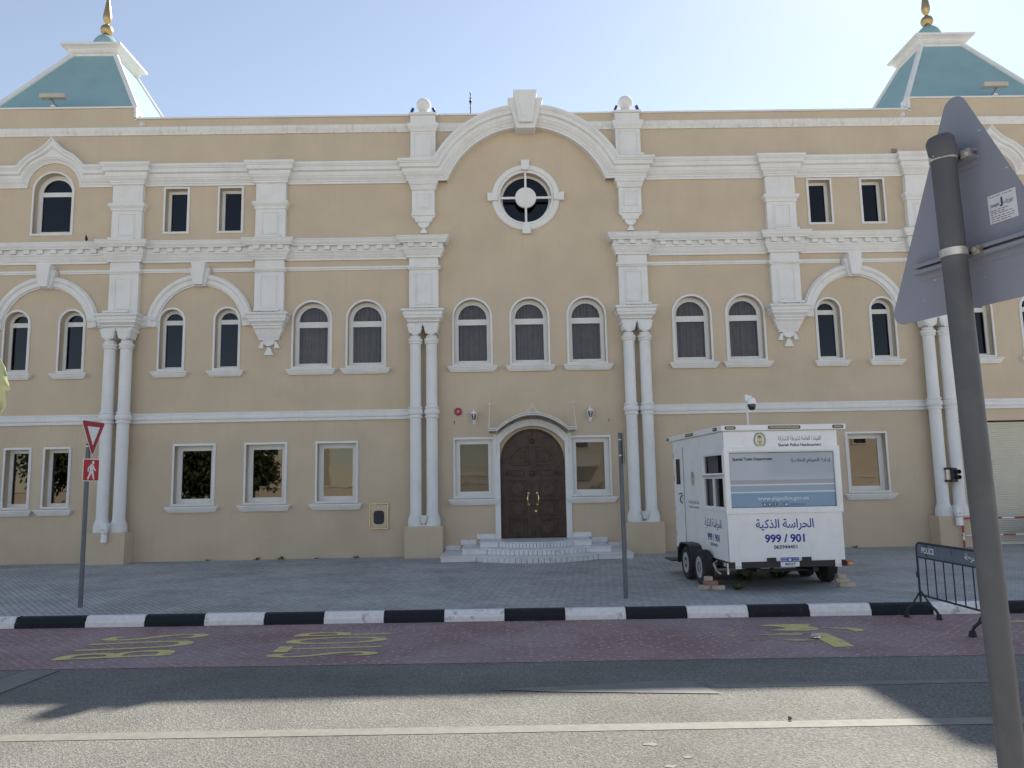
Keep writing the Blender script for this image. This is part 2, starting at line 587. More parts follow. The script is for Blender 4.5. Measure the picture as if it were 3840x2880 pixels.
# ---- writing
AR = {'ا': 0xFE8D, 'ب': 0xFE8F, 'ة': 0xFE93, 'ت': 0xFE95, 'ج': 0xFE9D, 'ح': 0xFEA1, 'خ': 0xFEA5, 'د': 0xFEA9, 'ذ': 0xFEAB, 'ر': 0xFEAD, 'ز': 0xFEAF, 'س': 0xFEB1,
      'ش': 0xFEB5, 'ص': 0xFEB9, 'ط': 0xFEC1, 'ع': 0xFEC9, 'ف': 0xFED1, 'ق': 0xFED5, 'ك': 0xFED9, 'ل': 0xFEDD, 'م': 0xFEE1, 'ن': 0xFEE5, 'ه': 0xFEE9, 'و': 0xFEED, 'ي': 0xFEF1, 'إ': 0xFE87}
def arabic(t):
    two = 'اةدذرزوإ'
    out = []
    for w in t.split(' '):
        g = []
        for i, c in enumerate(w):
            pj = i > 0 and w[i - 1] not in two
            nj = i < len(w) - 1
            b = AR[c]
            g.append(chr(b + ((1 if pj else 0) if c in two else 3 if pj and nj else 1 if pj else 2 if nj else 0)))
        out.append(''.join(reversed(g)))
    return ' '.join(reversed(out))

def text_mesh(body, x0, x1, z0, z1, bold=0.0, ext=0.001, space=1.0):
    """text fitted to a box x0..x1, z0..z1 (local xz plane facing -y)"""
    cu = bpy.data.curves.new('txt', 'FONT')
    cu.body = body
    cu.size = 1.0
    cu.offset = bold
    cu.resolution_u = 4
    cu.space_character = space
    o = bpy.data.objects.new('txt', cu)
    COL.objects.link(o)
    dg = bpy.context.evaluated_depsgraph_get()
    me = bpy.data.meshes.new_from_object(o.evaluated_get(dg))
    bpy.data.objects.remove(o)
    bpy.data.curves.remove(cu)
    xs = [v.co.x for v in me.vertices]
    ys = [v.co.y for v in me.vertices]
    sx = (x1 - x0) / (max(xs) - min(xs))
    sz = (z1 - z0) / (max(ys) - min(ys))
    mx, my = min(xs), min(ys)
    for v in me.vertices:
        v.co = (x0 + (v.co.x - mx) * sx, 0.0, z0 + (v.co.y - my) * sz)
    me.materials.clear()
    return me

def text(name, body, box, m, parent, y=-0.003, bold=0.0, T=None):
    me = text_mesh(body, *box, bold=bold)
    me.transform(Matrix.Translation((0, y, 0)))
    if T:
        me.transform(T)
    me.materials.append(m)
    return obj(name, me, None, parent)

def arc(cx, cz, r, a0, a1, n):
    return [(cx + r * cos(a0 + (a1 - a0) * i / n), cz + r * sin(a0 + (a1 - a0) * i / n)) for i in range(n + 1)]

def arch_loop(cx, w, z0, zt, n=20):
    """round-headed opening, clockwise from bottom left"""
    r = w / 2
    return [(cx - r, z0)] + arc(cx, zt - r, r, pi, 0, n) + [(cx + r, z0)]

def rect_loop(cx, w, z0, z1):
    return [(cx - w / 2, z0), (cx - w / 2, z1), (cx + w / 2, z1), (cx + w / 2, z0)]

# ------------------------------------------------------------------ ground
G = 0.17                                   # pavement level
Y0, XC = 22.1, 0.85                        # facade plane and its axis
SL = -0.034                                # the road runs slightly askew to the facade
KY = 12.62                                 # kerb face at x = 0
RD = math.atan(SL)
b = MB().add([(-700, -700, 0), (700, -700, 0), (700, 900, 0), (-700, 900, 0)], [(0, 1, 2, 3)])
struct('road', b, M['asphalt'])
def strip(name, y0, y1, z, m, x0=-60, x1=70, slope=SL, u=None):
    return struct(name, MB().add([(x0, y0 + slope * x0, z), (x1, y0 + slope * x1, z), (x1, y1 + slope * x1, z), (x0, y1 + slope * x0, z)], [(0, 1, 2, 3)]), m)
strip('bus_lane', 9.80, KY + 0.05, 0.004, M['redpave'], slope=-0.03)
# pavement slab up to and under the building
b = MB()
b.add([(-60, KY + 0.14 + 60 * -SL, G), (70, KY + 0.14 + 70 * SL, G), (70, 70, G), (-60, 70, G)], [(0, 1, 2, 3)])
struct('pavement', b, M['pavers'])
# near pavement on the camera's side, out of the picture
b = MB().box(-60, 70, -14, 3.4, 0.0, 0.15)
struct('near_pavement', b, M['nearpave'])
b = MB().add([(-120, -90, 0.02), (120, -90, 0.02), (120, -14.01, 0.02), (-120, -14.01, 0.02)], [(0, 1, 2, 3)])
struct('bounce_ground', b, M['sand_bounce'])  # unseen pale ground, added to bounce sunlight back onto the facade
# kerb: alternately painted stones
b = MB()
edge = -7.92 - 24 * 0.965
k = 0
prof = [(0.0, 0.0), (0.0, 0.085), (0.018, 0.1), (0.04, 0.155), (0.06, 0.172), (0.19, 0.174), (0.19, 0.0)]
while edge < 45:
    w = 0.965 if k != 24 else 1.15
    b.cur = 1 if k % 2 == 0 else 0
    x0, x1 = edge + 0.004, edge + w - 0.004
    j = random.uniform(-0.004, 0.004)
    vs = []
    for x in (x0, x1):
        for d, z in prof:
            vs.append((x, KY + SL * x + d + j, z + (j * 0.8 if z > 0 else 0)))
    n = len(prof)
    b.add(vs, [(i, i + n, (i + 1) % n + n, (i + 1) % n)[::-1] for i in range(n)] + [tuple(range(n)), tuple(range(n, 2 * n))[::-1]])
    edge += w
    k += 1
struct('kerb', b, [M['kerbw'], M['kerbb']], bevel=0.008)
# road lines
strip('edge_line', 7.135, 7.325, 0.004, M['roadwhite'], slope=-0.018)
strip('lane_line', 8.47, 8.62, 0.004, M['ghost'], x0=2.2, x1=40, slope=-0.012)
def flat(name, polys, z, m):
    b = MB()
    for p in polys:
        n = len(p)
        a = sum(p[i][0] * p[(i + 1) % n][1] - p[(i + 1) % n][0] * p[i][1] for i in range(n))
        f = tuple(range(n)) if a > 0 else tuple(range(n))[::-1]
        b.add([(x, y, z) for x, y in p], [f])
    return struct(name, b, m)
flat('faded_marking', [[(-0.13, 8.55), (1.02, 8.68), (1.75, 8.77), (2.0, 8.72), (2.2, 8.2), (0.48, 8.42)], [(-5.92, 9.93), (-5.5, 9.91), (-5.57, 8.7), (-5.64, 7.5), (-6.08, 7.5), (-5.99, 8.8)]], 0.008, M['ghost'])
def road_text(name, body, x0, x1, y0, y1, shear=0.0, squeeze=0.0):
    """letters whose tops point to -x, read from near to far"""
    me = text_mesh(body, 0, 1, 0, 1, bold=0.004, space=1.22)
    for v in me.vertices:
        u, h = v.co.x, v.co.z
        v.co = (x1 - h * (x1 - x0), y0 + u * (y1 - y0) + (1 - h) * shear, 0.009)
    me.materials.append(M['yellow'])
    o = obj(name, me, None)
    o['kind'] = 'structure'
    return o
road_text('bus_lettering', 'BUS', -5.97, -4.45, 10.46, 11.98, 0.16)
road_text('stop_lettering', 'STOP', -3.14, -1.68, 10.32, 11.98, 0.04)
flat('worn_arabic_lettering', [
    [(3.75, 11.77), (3.92, 11.83), (4.3, 11.84), (4.55, 11.8), (4.46, 11.68), (4.56, 11.52), (4.5, 11.38), (4.3, 11.31), (3.79, 11.4), (4.0, 11.47), (4.12, 11.56), (4.0, 11.68)],
    [(4.57, 11.53), (5.0, 11.47), (5.14, 11.36), (5.08, 11.22), (4.95, 11.19), (4.94, 11.36)],
    [(4.3, 11.16), (4.51, 11.13), (4.53, 10.6), (4.51, 10.24), (4.24, 10.23), (4.25, 10.72)]], 0.009, M['yellow'])
flat('faint_arabic_lettering', [[(3.45, 11.1), (3.9, 11.17), (4.2, 11.16), (4.11, 11.0), (3.8, 11.02)], [(3.71, 10.76), (4.11, 10.8), (4.2, 10.66), (3.87, 10.64)], [(3.09, 11.15), (3.18, 11.18), (3.27, 11.1), (3.15, 11.03)], [(3.26, 10.76), (3.47, 10.78), (3.42, 10.71)],
    [(7.3, 11.6), (7.6, 11.75), (8.2, 11.72), (8.1, 11.5)], [(7.25, 11.1), (7.9, 11.16), (8.3, 11.05), (7.7, 10.98)]], 0.009, M['yellow2'])

# ------------------------------------------------------------------ the building (local: x from the axis, y = 0 at the facade, -y towards the street)
BLD = thing('office_building', 'long three storey cream stucco building with white mouldings and turquoise corner roofs', 'building', (XC, Y0, 0))
PC, P2, P1, P0 = 3.07, 7.57, 11.78, 16.33
HW = 17.6
T = 0.06
# openings: (x, outer width, z0, ztop, arched)
WINS = []
for s in (-1, 1):
    for x in (4.77, 6.345):
        WINS.append((s * x, 1.18, 5.57, 7.59, 1, 'wide'))
    for x in (8.81, 10.41, 13.29, 14.88):
        WINS.append((s * x, 0.79, 5.56, 7.44, 1, 'slim'))
    WINS.append((s * 14.05, 1.24, 9.66, 11.64, 1, 'tower'))
    for x in (8.80, 10.40):
        WINS.append((s * x, 0.77, 9.66, 11.10, 0, 'small'))
    for x in (5.585, 7.61, 9.64):
        WINS.append((s * x, 1.22, 1.70, 3.455, 0, 'low'))
    WINS.append((s * 1.67, 1.19, 1.76, 3.49, 0, 'door'))
for x in (-13.51, -14.63):
    WINS.append((x, 0.79, 1.69, 3.43, 0, 'lowslim'))
for x in (-1.675, 0, 1.675):
    WINS.append((x, 1.18, 5.57, 7.59, 1, 'wide'))
holes = []
for (x, w, z0, zt, ar, kind) in WINS:
    w2 = w - 2 * T
    holes.append(arch_loop(x, w2, z0 + T, zt - T) if ar else rect_loop(x, w2, z0 + T, zt - T))
RWZ = 10.62
holes.append(arc(-0.03, RWZ, 0.77, 0, 2 * pi, 40)[:-1])
DR, DZ = 1.127, 2.66                                       # segmental head of the door recess
a0 = asin((3.30 - DZ) / DR)
holes.append([(-0.93, 0.60)] + arc(0, DZ, DR, pi - a0, a0, 20) + [(0.93, 0.60)])
holes.append([(12.36, 0.16), (12.36, 3.71), (15.75, 3.71), (15.75, 0.16)])
ZT, ZTT = 13.24, 13.60
TX = 11.77
outer = [(-HW, -0.2), (HW, -0.2), (HW, ZTT), (TX, ZTT), (TX, ZT), (-TX, ZT), (-TX, ZTT), (-HW, ZTT)]
plate('front_wall', outer, holes, 0.0, 0.30, M['stucco'], BLD)
b = MB()
b.box(-HW, -HW + 0.3, 0.305, 16, -0.2, ZT).box(HW - 0.3, HW, 0.305, 16, -0.2, ZT).box(-HW, HW, 16.005, 16.3, -0.2, ZT)
b.box(-HW, -TX - 4.9, 0.305, 0.5, ZT, ZTT)
obj('side_wall', b, M['stucco'], BLD)
obj('roof_slab', MB().box(-HW + 0.31, HW - 0.31, 0.31, 15.99, 12.55, 12.7), M['roof'], BLD)
b = MB()
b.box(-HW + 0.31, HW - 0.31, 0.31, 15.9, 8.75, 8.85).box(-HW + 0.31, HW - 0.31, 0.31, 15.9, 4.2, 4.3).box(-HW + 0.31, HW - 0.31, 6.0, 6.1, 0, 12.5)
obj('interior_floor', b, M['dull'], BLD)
# copings
b = MB()
for x0, x1, z in ((-TX + 0.003, TX - 0.003, ZT), (-HW - .05, -TX, ZTT), (TX, HW + .05, ZTT)):
    b.box(x0, x1, -0.05, 0.36, z + 0.002, z + 0.055)
for s in (-1, 1):
    b.box(s * TX - 0.035 + s * -0.036, s * TX + 0.035 + s * -0.036, -0.05, 0.36, ZT - 0.04, ZTT + 0.05)
obj('coping', b, M['trim'], BLD, bevel=0.006)

# --- horizontal mouldings
def side_paths(pil, hw, dep, x0, x1):
    """plan path from x0 to x1 breaking forward round pilasters"""
    pts = [(x0, 0.0)]
    for p in sorted(pil):
        pts += [(p - hw, 0.0), (p - hw, -dep), (p + hw, -dep), (p + hw, 0.0)]
    pts.append((x1, 0.0))
    return pts

BELT = [(0, .24), (.085, .24), (.085, .13), (.045, .035), (.045, 0), (0, 0)]
b = MB()
z = 12.73
pr = [(d, z + h) for d, h in BELT]
for s in (-1, 1):
    pa = [(-HW, 0), (-1.72, 0)] if s < 0 else [(1.72, 0), (HW, 0)]
    b.plan_sweep(pa, pr)
obj('parapet_moulding', b, M['trimworn'], BLD)
THIN = [(0, .105), (.06, .105), (.06, .05), (.035, .035), (.035, 0), (0, 0)]
pr = [(d, 8.475 + h) for d, h in THIN]
cuts = sorted([-14.05, -9.59, 9.59, 14.05])
for s in (-1, 1):
    b = MB()
    lo, hi = (-HW, -PC - .4) if s < 0 else (PC + .4, HW)
    xs = [lo] + [q for c in cuts if lo < c < hi for q in (c - .33, c + .33)] + [hi]
    for i in range(0, len(xs), 2):
        b.plan_sweep([(xs[i], 0), (xs[i + 1], 0)], pr)
    obj('string_course', b, M['trim'], BLD)
BAND = [(0, .285), (.06, .285), (.06, .24), (.042, .225), (.042, .21), (.075, .195), (.09, .145), (.075, .095), (.042, .075), (.042, .06), (.062, .045), (.062, 0), (0, 0)]
b = MB()
pr = [(d, 4.055 + h) for d, h in BAND]
b.plan_sweep([(-HW, 0), (-PC + .25, 0)], pr).plan_sweep([(PC - .25, 0), (HW, 0)], pr)
obj('floor_band', b, M['trim'], BLD, smooth=40)

# --- dentil cornice
DC = [(0, .60), (.31, .60), (.31, .565), (.295, .555), (.285, .50), (.255, .455), (.235, .435), (.235, .405), (.13, .405), (.13, .27), (.175, .27), (.175, .235), (.15, .21), (.125, .165), (.12, .14), (.10, .125), (.10, .105), (.075, .07), (.06, .055), (.06, 0), (0, 0)]
ZD = 8.775
b = MB()
pr = [(d, ZD + h) for d, h in DC]
for s in (-1, 1):
    ps = [s * p for p in (PC, P2, P1, P0)]
    pa = side_paths(ps, 0.44, 0.17, -HW if s < 0 else PC - .8, -PC + .8 if s < 0 else HW)
    if s < 0:
        pa = pa[:-1]
    else:
        pa = pa[1:]
    b.plan_sweep(pa, pr)
    # dentils
    def dent(x, o):
        b.box(x - .085, x + .085, -o - .20, -o - .12, ZD + .285, ZD + .405)
    for p in ps:
        for k in (-.31, 0, .31):
            dent(p + k * 1.12, .17)
    br = sorted(ps)
    ed = [(-HW if s < 0 else None)] + []
    gaps = [(br[i] + .72, br[i + 1] - .72) for i in range(len(br) - 1)]
    gaps.append((-HW, br[0] - .72) if s < 0 else (br[-1] + .72, HW))
    for x0, x1 in gaps:
        n = max(1, round((x1 - x0) / 0.385))
        for i in range(n):
            dent(x0 + (i + .5) * (x1 - x0) / n, 0)
obj('dentil_cornice', b, M['trim'], BLD)

# --- upper cornice with the big arch and the ogee hoods
C1 = [(0, .61), (.29, .61), (.29, .535), (.265, .515), (.265, .49), (.235, .475), (.235, .365), (.195, .345), (.165, .335), (.165, .225), (.14, .205), (.14, .175), (.105, .135), (.075, .105), (.075, .075), (.05, .06), (.05, 0), (0, 0)]
ZC = 11.12
pr = [(d, ZC + h) for d, h in C1]
AZ = 10.24
def arch_x(z):
    r = 2.52 + (z - ZC)
    return sqrt(max(0.01, r * r - (z - AZ) ** 2))
OGX = 14.05
def hood_x(z):
    o = z - ZC
    return sqrt((.77 + o * .62) ** 2 - o * o)
for s in (-1, 1):
    b = MB()
    ps = [s * p for p in (P1, P2)]
    if s < 0:
        pa = side_paths(ps, 0.44, 0.17, -OGX + 1.0, -PC - .44)[:-1] + [(-PC - .44, 0), (-PC - .44, -.17), (-1.9, -.17)]
        b.plan_sweep(pa, pr, ('both', lambda z: -OGX + hood_x(z), lambda z: -arch_x(z)))
        b.plan_sweep([(-HW, 0), (-P0 - .44, 0), (-P0 - .44, -.17), (-P0 + .44, -.17), (-P0 + .44, 0), (-OGX - 1.0, 0)], pr, ('end', lambda z: -OGX - hood_x(z)))
    else:
        pa = [(1.9, -.17), (PC + .44, -.17), (PC + .44, 0)] + side_paths(ps, 0.44, 0.17, 0, OGX - 1.0)[1:]
        b.plan_sweep(pa, pr, ('both', lambda z: arch_x(z), lambda z: OGX - hood_x(z)))
        b.plan_sweep([(OGX + 1.0, 0), (P0 - .44, 0), (P0 - .44, -.17), (P0 + .44, -.17), (P0 + .44, 0), (HW, 0)], pr, ('start', lambda z: OGX + hood_x(z)))
    obj('upper_cornice', b, M['trim'], BLD)
# big arch
b = MB()
n = 56
vs = []
for d, h in C1:
    r = 2.52 + h
    a0 = asin((ZC + h - AZ) / r)
    for i in range(n + 1):
        a = pi - a0 + (2 * a0 - pi) * i / n
        vs.append((r * cos(a), -d - .17 if 0 < d else 0.0, AZ + r * sin(a)))
fs = []
for j in range(len(C1) - 1):
    for i in range(n):
        fs.append((j * (n + 1) + i, (j + 1) * (n + 1) + i, (j + 1) * (n + 1) + i + 1, j * (n + 1) + i + 1)[::-1])
b.add(vs, fs)
# a thin back web where the arch stands above the parapet
b.add([(r * cos(a), y, AZ + r * sin(a)) for y in (0.0, 0.28) for r in (2.6, 3.12) for a in [pi * (.22 + .56 * i / 24) for i in range(25)]],
      [(25 + i, 26 + i, 76 + i, 75 + i) for i in range(24)] + [(50 + i, 75 + i, 76 + i, 51 + i) for i in range(24)] + [(0 + i, 1 + i, 26 + i, 25 + i) for i in range(24)])
obj('arch_moulding', b, M['trim'], BLD, smooth=35)
# keystone of the big arch
def keyblock(b, z0, z1, w0, w1, y0, y1):
    b.frus([(-w0, y0, z0), (w0, y0, z0), (w1, y0, z1), (-w1, y0, z1)], [(-w0, y1, z0), (w0, y1, z0), (w1, y1, z1), (-w1, y1, z1)])
b = MB()
keyblock(b, 12.60, 13.55, .27, .53, -.48, .30)
keyblock(b, 12.74, 13.74, .19, .355, -.60, .30)
k = obj('keystone', b, M['trim'], BLD, bevel=0.01)
b = MB()
keyblock(b, 12.90, 13.60, .115, .215, -.612, -.598)
obj('panel', b, M['trim'], k, bevel=0.006)
# ogee hoods over the tower windows
for s in (-1, 1):
    def outline(o):
        R = .77 + o * .62
        a1 = pi - asin(o / R)
        ex = .34 * max(0.0, min(1.0, (o - .22) / .2))
        if ex < .01:
            A = arc(0, ZC, R, a1, pi / 2, 22)
        else:
            xe = .44
            A = arc(0, ZC, R, a1, pi - math.acos(xe / R), 14)
            ze, zp = A[-1][1], ZC + R + ex
            for k in range(1, 9):
                t = k / 8
                A.append((-xe * (1 - t), ze + (zp - ze) * (t * .62 + .38 * t * t)))
        return A + [(-x, z) for x, z in reversed(A[:-1])]
    b = MB()
    rows = [[(s * OGX + x, -d if d > 0 else 0.0, z) for x, z in outline(h)] for d, h in C1]
    m = len(rows[0])
    vs = [p for r in rows for p in r]
    fs = []
    for j in range(len(rows) - 1):
        for i in range(m - 1):
            fs.append((j * m + i, j * m + i + 1, (j + 1) * m + i + 1, (j + 1) * m + i))
    b.add(vs, fs)
    obj('ogee_hood', b, M['trim'], BLD, smooth=30)

# --- pilasters
def panel_on(parent, x, z0, z1, hw, y):
    b = MB()
    b.face_sweep(rect_loop(x, 2 * hw, z0, z1), [(0, 0), (0, .016), (.03, .016), (.035, 0)], True, y)
    b.box(x - hw + .02, x + hw - .02, y - .012, y, z0 + .02, z1 - .02)
    obj('panel', b, M['trim'], parent)

def ring(b, x, hw, dep, prof):
    b.plan_sweep([(x - hw, 0), (x - hw, -dep), (x + hw, -dep), (x + hw, 0)], prof)

COLP = [(.0, 1.03), (.225, 1.03), (.225, 1.19), (.215, 1.205), (.21, 1.25), (.20, 1.29), (.185, 1.32), (.172, 1.35), (.172, 1.37), (.163, 1.385), (.163, 4.045), (.195, 4.05), (.2, 4.075), (.195, 4.105), (.175, 4.115), (.175, 4.13), (.20, 4.145), (.218, 4.18), (.222, 4.215), (.218, 4.25), (.20, 4.285), (.175, 4.30), (.175, 4.315), (.195, 4.325), (.2, 4.345), (.195, 4.37), (.17, 4.375), (.162, 4.39), (.158, 6.17), (.19, 6.175), (.2, 6.2), (.19, 6.225), (.175, 6.235), (.2, 6.25), (.212, 6.285), (.2, 6.32), (.17, 6.335), (.16, 6.35), (.15, 6.41), (.0, 6.41)]
def column(x, parent):
    b = MB()
    b.lathe(COLP[1:-1], (x, -.30, 0), 28)
    # cushion block with rounded cheeks
    w = .195
    pts = [(-w, 6.735), (-w, 6.60), (-.16, 6.50), (-.16, 6.46)] + arc(0, 6.56, .15, rad(215), rad(325), 8) + [(.16, 6.46), (.16, 6.50), (w, 6.60), (w, 6.735)]
    b.prism([(x + u, z) for u, z in pts], -.30 - w, -.30 + w)
    b.prism([(x + u, z) for u, z in [(-.15, 6.66)] + arc(0, 6.60, .15, pi, 2 * pi, 10) + [(.15, 6.66)]], -.30 - w - .02, -.30 - w)
    b.box(x - w - .02, x + w + .02, -.30 - w - .02, -.02, 6.66, 6.735)
    return obj('column', b, M['trim'], parent, smooth=40)

ENT = [(0, .445), (.20, .445), (.215, .43), (.22, .40), (.20, .37), (.165, .36), (.165, .27), (.14, .25), (.14, .19), (.10, .16), (.06, .12), (.06, .085), (.02, .06), (.02, 0), (0, 0)]
def lower_pilaster(x, kind):
    b = MB()
    b.box(x - .425, x + .425, -.17, 0, 7.17, 8.78)
    ring(b, x, .425, .17, [(0, 8.525), (.075, 8.525), (.075, 8.47), (.04, 8.445), (.04, 8.42), (0, 8.42)])
    if kind == 'column':
        d = .36
        b.plan_sweep([(x - .40, 0), (x - .40, -d), (x + .40, -d), (x + .40, 0)], [(u, 6.735 + h) for u, h in ENT])
        b.box(x - .40, x + .40, -d, 0, 6.735, 7.18)
    else:
        d = .22
        b.plan_sweep([(x - .40, 0), (x - .40, -d), (x + .40, -d), (x + .40, 0)], [(u, 6.735 + h) for u, h in ENT])
        b.box(x - .40, x + .40, -d, 0, 6.735, 7.18)
        for z1, z0, w, e in ((6.735, 6.68, .43, .2), (6.68, 6.60, .40, .18), (6.60, 6.53, .36, .16), (6.53, 6.47, .33, .14), (6.47, 6.40, .30, .12)):
            b.frus([(x - w, -e, z1), (x + w, -e, z1), (x + w, 0, z1), (x - w, 0, z1)][::-1], [(x - w + .03, -e + .02, z0), (x + w - .03, -e + .02, z0), (x + w - .03, 0, z0), (x - w + .03, 0, z0)][::-1])
        b.prism([(x + u, z) for u, z in arc(0, 6.40, .17, pi, 2 * pi, 12)], -.10, 0)
        b.prism([(x - .04, 6.20), (x + .04, 6.20), (x + .135, 5.97), (x - .135, 5.97)], -.09, 0)
        for t in (-1, 1):
            b.prism([(x + t * .15, 6.36), (x + t * .21, 6.38), (x + t * .315, 6.17), (x + t * .16, 6.17)], -.08, 0)
    p = obj('pilaster', b, M['trim'], BLD, bevel=0.006)
    panel_on(p, x, 7.40, 8.27, .23, -.17)
    return p

for s in (-1, 1):
    for q, kind in ((PC, 'column'), (P2, 'bracket'), (P1, 'column'), (P0, 'column')):
        x = s * q
        lower_pilaster(x, kind)
        if kind == 'column':
            column(x - .23, BLD)
            column(x + .23, BLD)
            obj('plinth', MB().box(x - .53, x + .53, -.55, -.003, 0.0, 1.03), M['stucco'], BLD, bevel=0.012)
        if q != PC:
            b = MB()
            b.box(x - .44, x + .44, -.17, 0, 9.36, 11.15)
            ring(b, x, .44, .17, [(0, 10.55), (.09, 10.55), (.09, 10.475), (.05, 10.42), (.03, 10.40), (.03, 10.33), (0, 10.33)])
            p = obj('pilaster', b, M['trim'], BLD, bevel=0.006)
            panel_on(p, x, 9.60, 10.21, .225, -.17)
    # pedestal with ball over the centre pilasters
    x = s * PC
    b = MB()
    b.box(x - .375, x + .375, -.2, .3, 11.72, 13.17)
    for e in (1,):
        b.plan_sweep([(x - .375, .3), (x - .375, -.2), (x + .375, -.2), (x + .375, .3)], [(0, 12.91), (.085, 12.91), (.085, 12.80), (.04, 12.72), (.03, 12.70), (.03, 12.66), (0, 12.66)])
    b.box(x - .425, x + .425, -.25, .35, 13.17, 13.245)
    p = obj('pedestal', b, M['trim'], BLD, bevel=0.008)
    panel_on(p, x, 11.86, 12.58, .26, -.2)
    b = MB()
    b.lathe([(.26, 13.245), (.26, 13.27), (.245, 13.31), (.2, 13.345), (.14, 13.37), (.12, 13.40)], (x, .05, 0), 28)
    b.lathe([(.225 * sin(pi * i / 16) + 1e-4, 13.595 - .225 * cos(pi * i / 16)) for i in range(17)], (x, .05, 0), 32)
    obj('ball_finial', b, M['trim'], p, smooth=50)
    # hanging bracket below the upper cornice
    b = MB()
    b.frus([(x - .45, -.28, 11.12), (x + .45, -.28, 11.12), (x + .45, 0, 11.12), (x - .45, 0, 11.12)][::-1], [(x - .42, -.25, 11.0), (x + .42, -.25, 11.0), (x + .42, 0, 11.0), (x - .42, 0, 11.0)][::-1])
    b.frus([(x - .40, -.23, 11.0), (x + .40, -.23, 11.0), (x + .40, 0, 11.0), (x - .40, 0, 11.0)][::-1], [(x - .36, -.2, 10.84), (x + .36, -.2, 10.84), (x + .36, 0, 10.84), (x - .36, 0, 10.84)][::-1])
    b.box(x - .335, x + .335, -.17, 0, 10.10, 10.84)
    b.box(x - .35, x + .35, -.185, 0, 10.06, 10.13)
    pts = [(-.345, 10.06), (-.33, 10.02), (-.29, 9.99), (-.25, 9.95), (-.235, 9.87), (.235, 9.87), (.25, 9.95), (.29, 9.99), (.33, 10.02), (.345, 10.06)]
    b.prism([(x + u, z) for u, z in pts], -.16, 0)
    b.prism([(x + u, z) for u, z in arc(0, 9.87, .175, pi, 2 * pi, 14)], -.13, 0)
    b.prism([(x - .035, 9.69), (x + .035, 9.69), (x + .115, 9.54), (x - .115, 9.54)], -.11, 0)
    p = obj('hanging_bracket', b, M['trim'], BLD, bevel=0.005)
    panel_on(p, x, 10.31, 10.72, .19, -.17)
    obj('abacus', MB().box(x - .37, x + .37, -.30, 0, 9.376, 9.43), M['trim'], BLD)

# --- small arches of the first floor
SP = [(0, 0), (0, .055), (.035, .055), (.045, .10), (.17, .10), (.185, .13), (.21, .155), (.25, .165), (.29, .15), (.305, .125), (.305, .09), (.335, .08), (.335, 0)]
for s in (-1, 1):
    for cx in (9.59, 14.05):
        x = s * cx
        b = MB()
        b.face_sweep(arc(x, 6.85, 1.22, pi, 0, 40), SP)
        IMP = [(0, .335), (.083, .335), (.093, .315), (.128, .30), (.153, .285), (.168, .25), (.158, .21), (.133, .185), (.103, .17), (.103, .045), (.058, .035), (.058, 0), (0, 0)]
        nb = [p for p in (P2, P1, P0)]
        for t in (-1, 1):
            x0 = x + t * 1.235
            near = min((s * p for p in nb), key=lambda p: abs(p - (x + t * 2.2)))
            x1 = near - t * .38
            b.plan_sweep([(min(x0, x1), 0), (max(x0, x1), 0)], [(d, 6.85 + h) for d, h in IMP])
        a = obj('window_arch', b, M['trim'], BLD, smooth=35)
        b = MB()
        def kb(z0, z1, w0, w1, y):
            b.frus([(x - w0, y, z0), (x + w0, y, z0), (x + w1, y, z1), (x - w1, y, z1)], [(x - w0, 0, z0), (x + w0, 0, z0), (x + w1, 0, z1), (x - w1, 0, z1)])
        kb(8.03, 8.56, .165, .30, -.20)
        kb(8.05, 8.71, .125, .205, -.32)
        obj('keystone', b, M['trim'], a, bevel=0.008)

# --- windows
TRIM = [(0, -.02), (0, .045), (.018, .05), (.04, .04), (.06, .03), (.06, 0)]
SILL = [(0, .165), (.14, .165), (.15, .15), (.15, .125), (.125, .115), (.125, .10), (.105, .06), (.085, .045), (.085, .03), (.06, .02), (.06, 0), (0, 0)]
def grid_bar(b, x0, x1, z0, z1, y, d=.05):
    b.box(x0, x1, y, y + d, z0, z1)

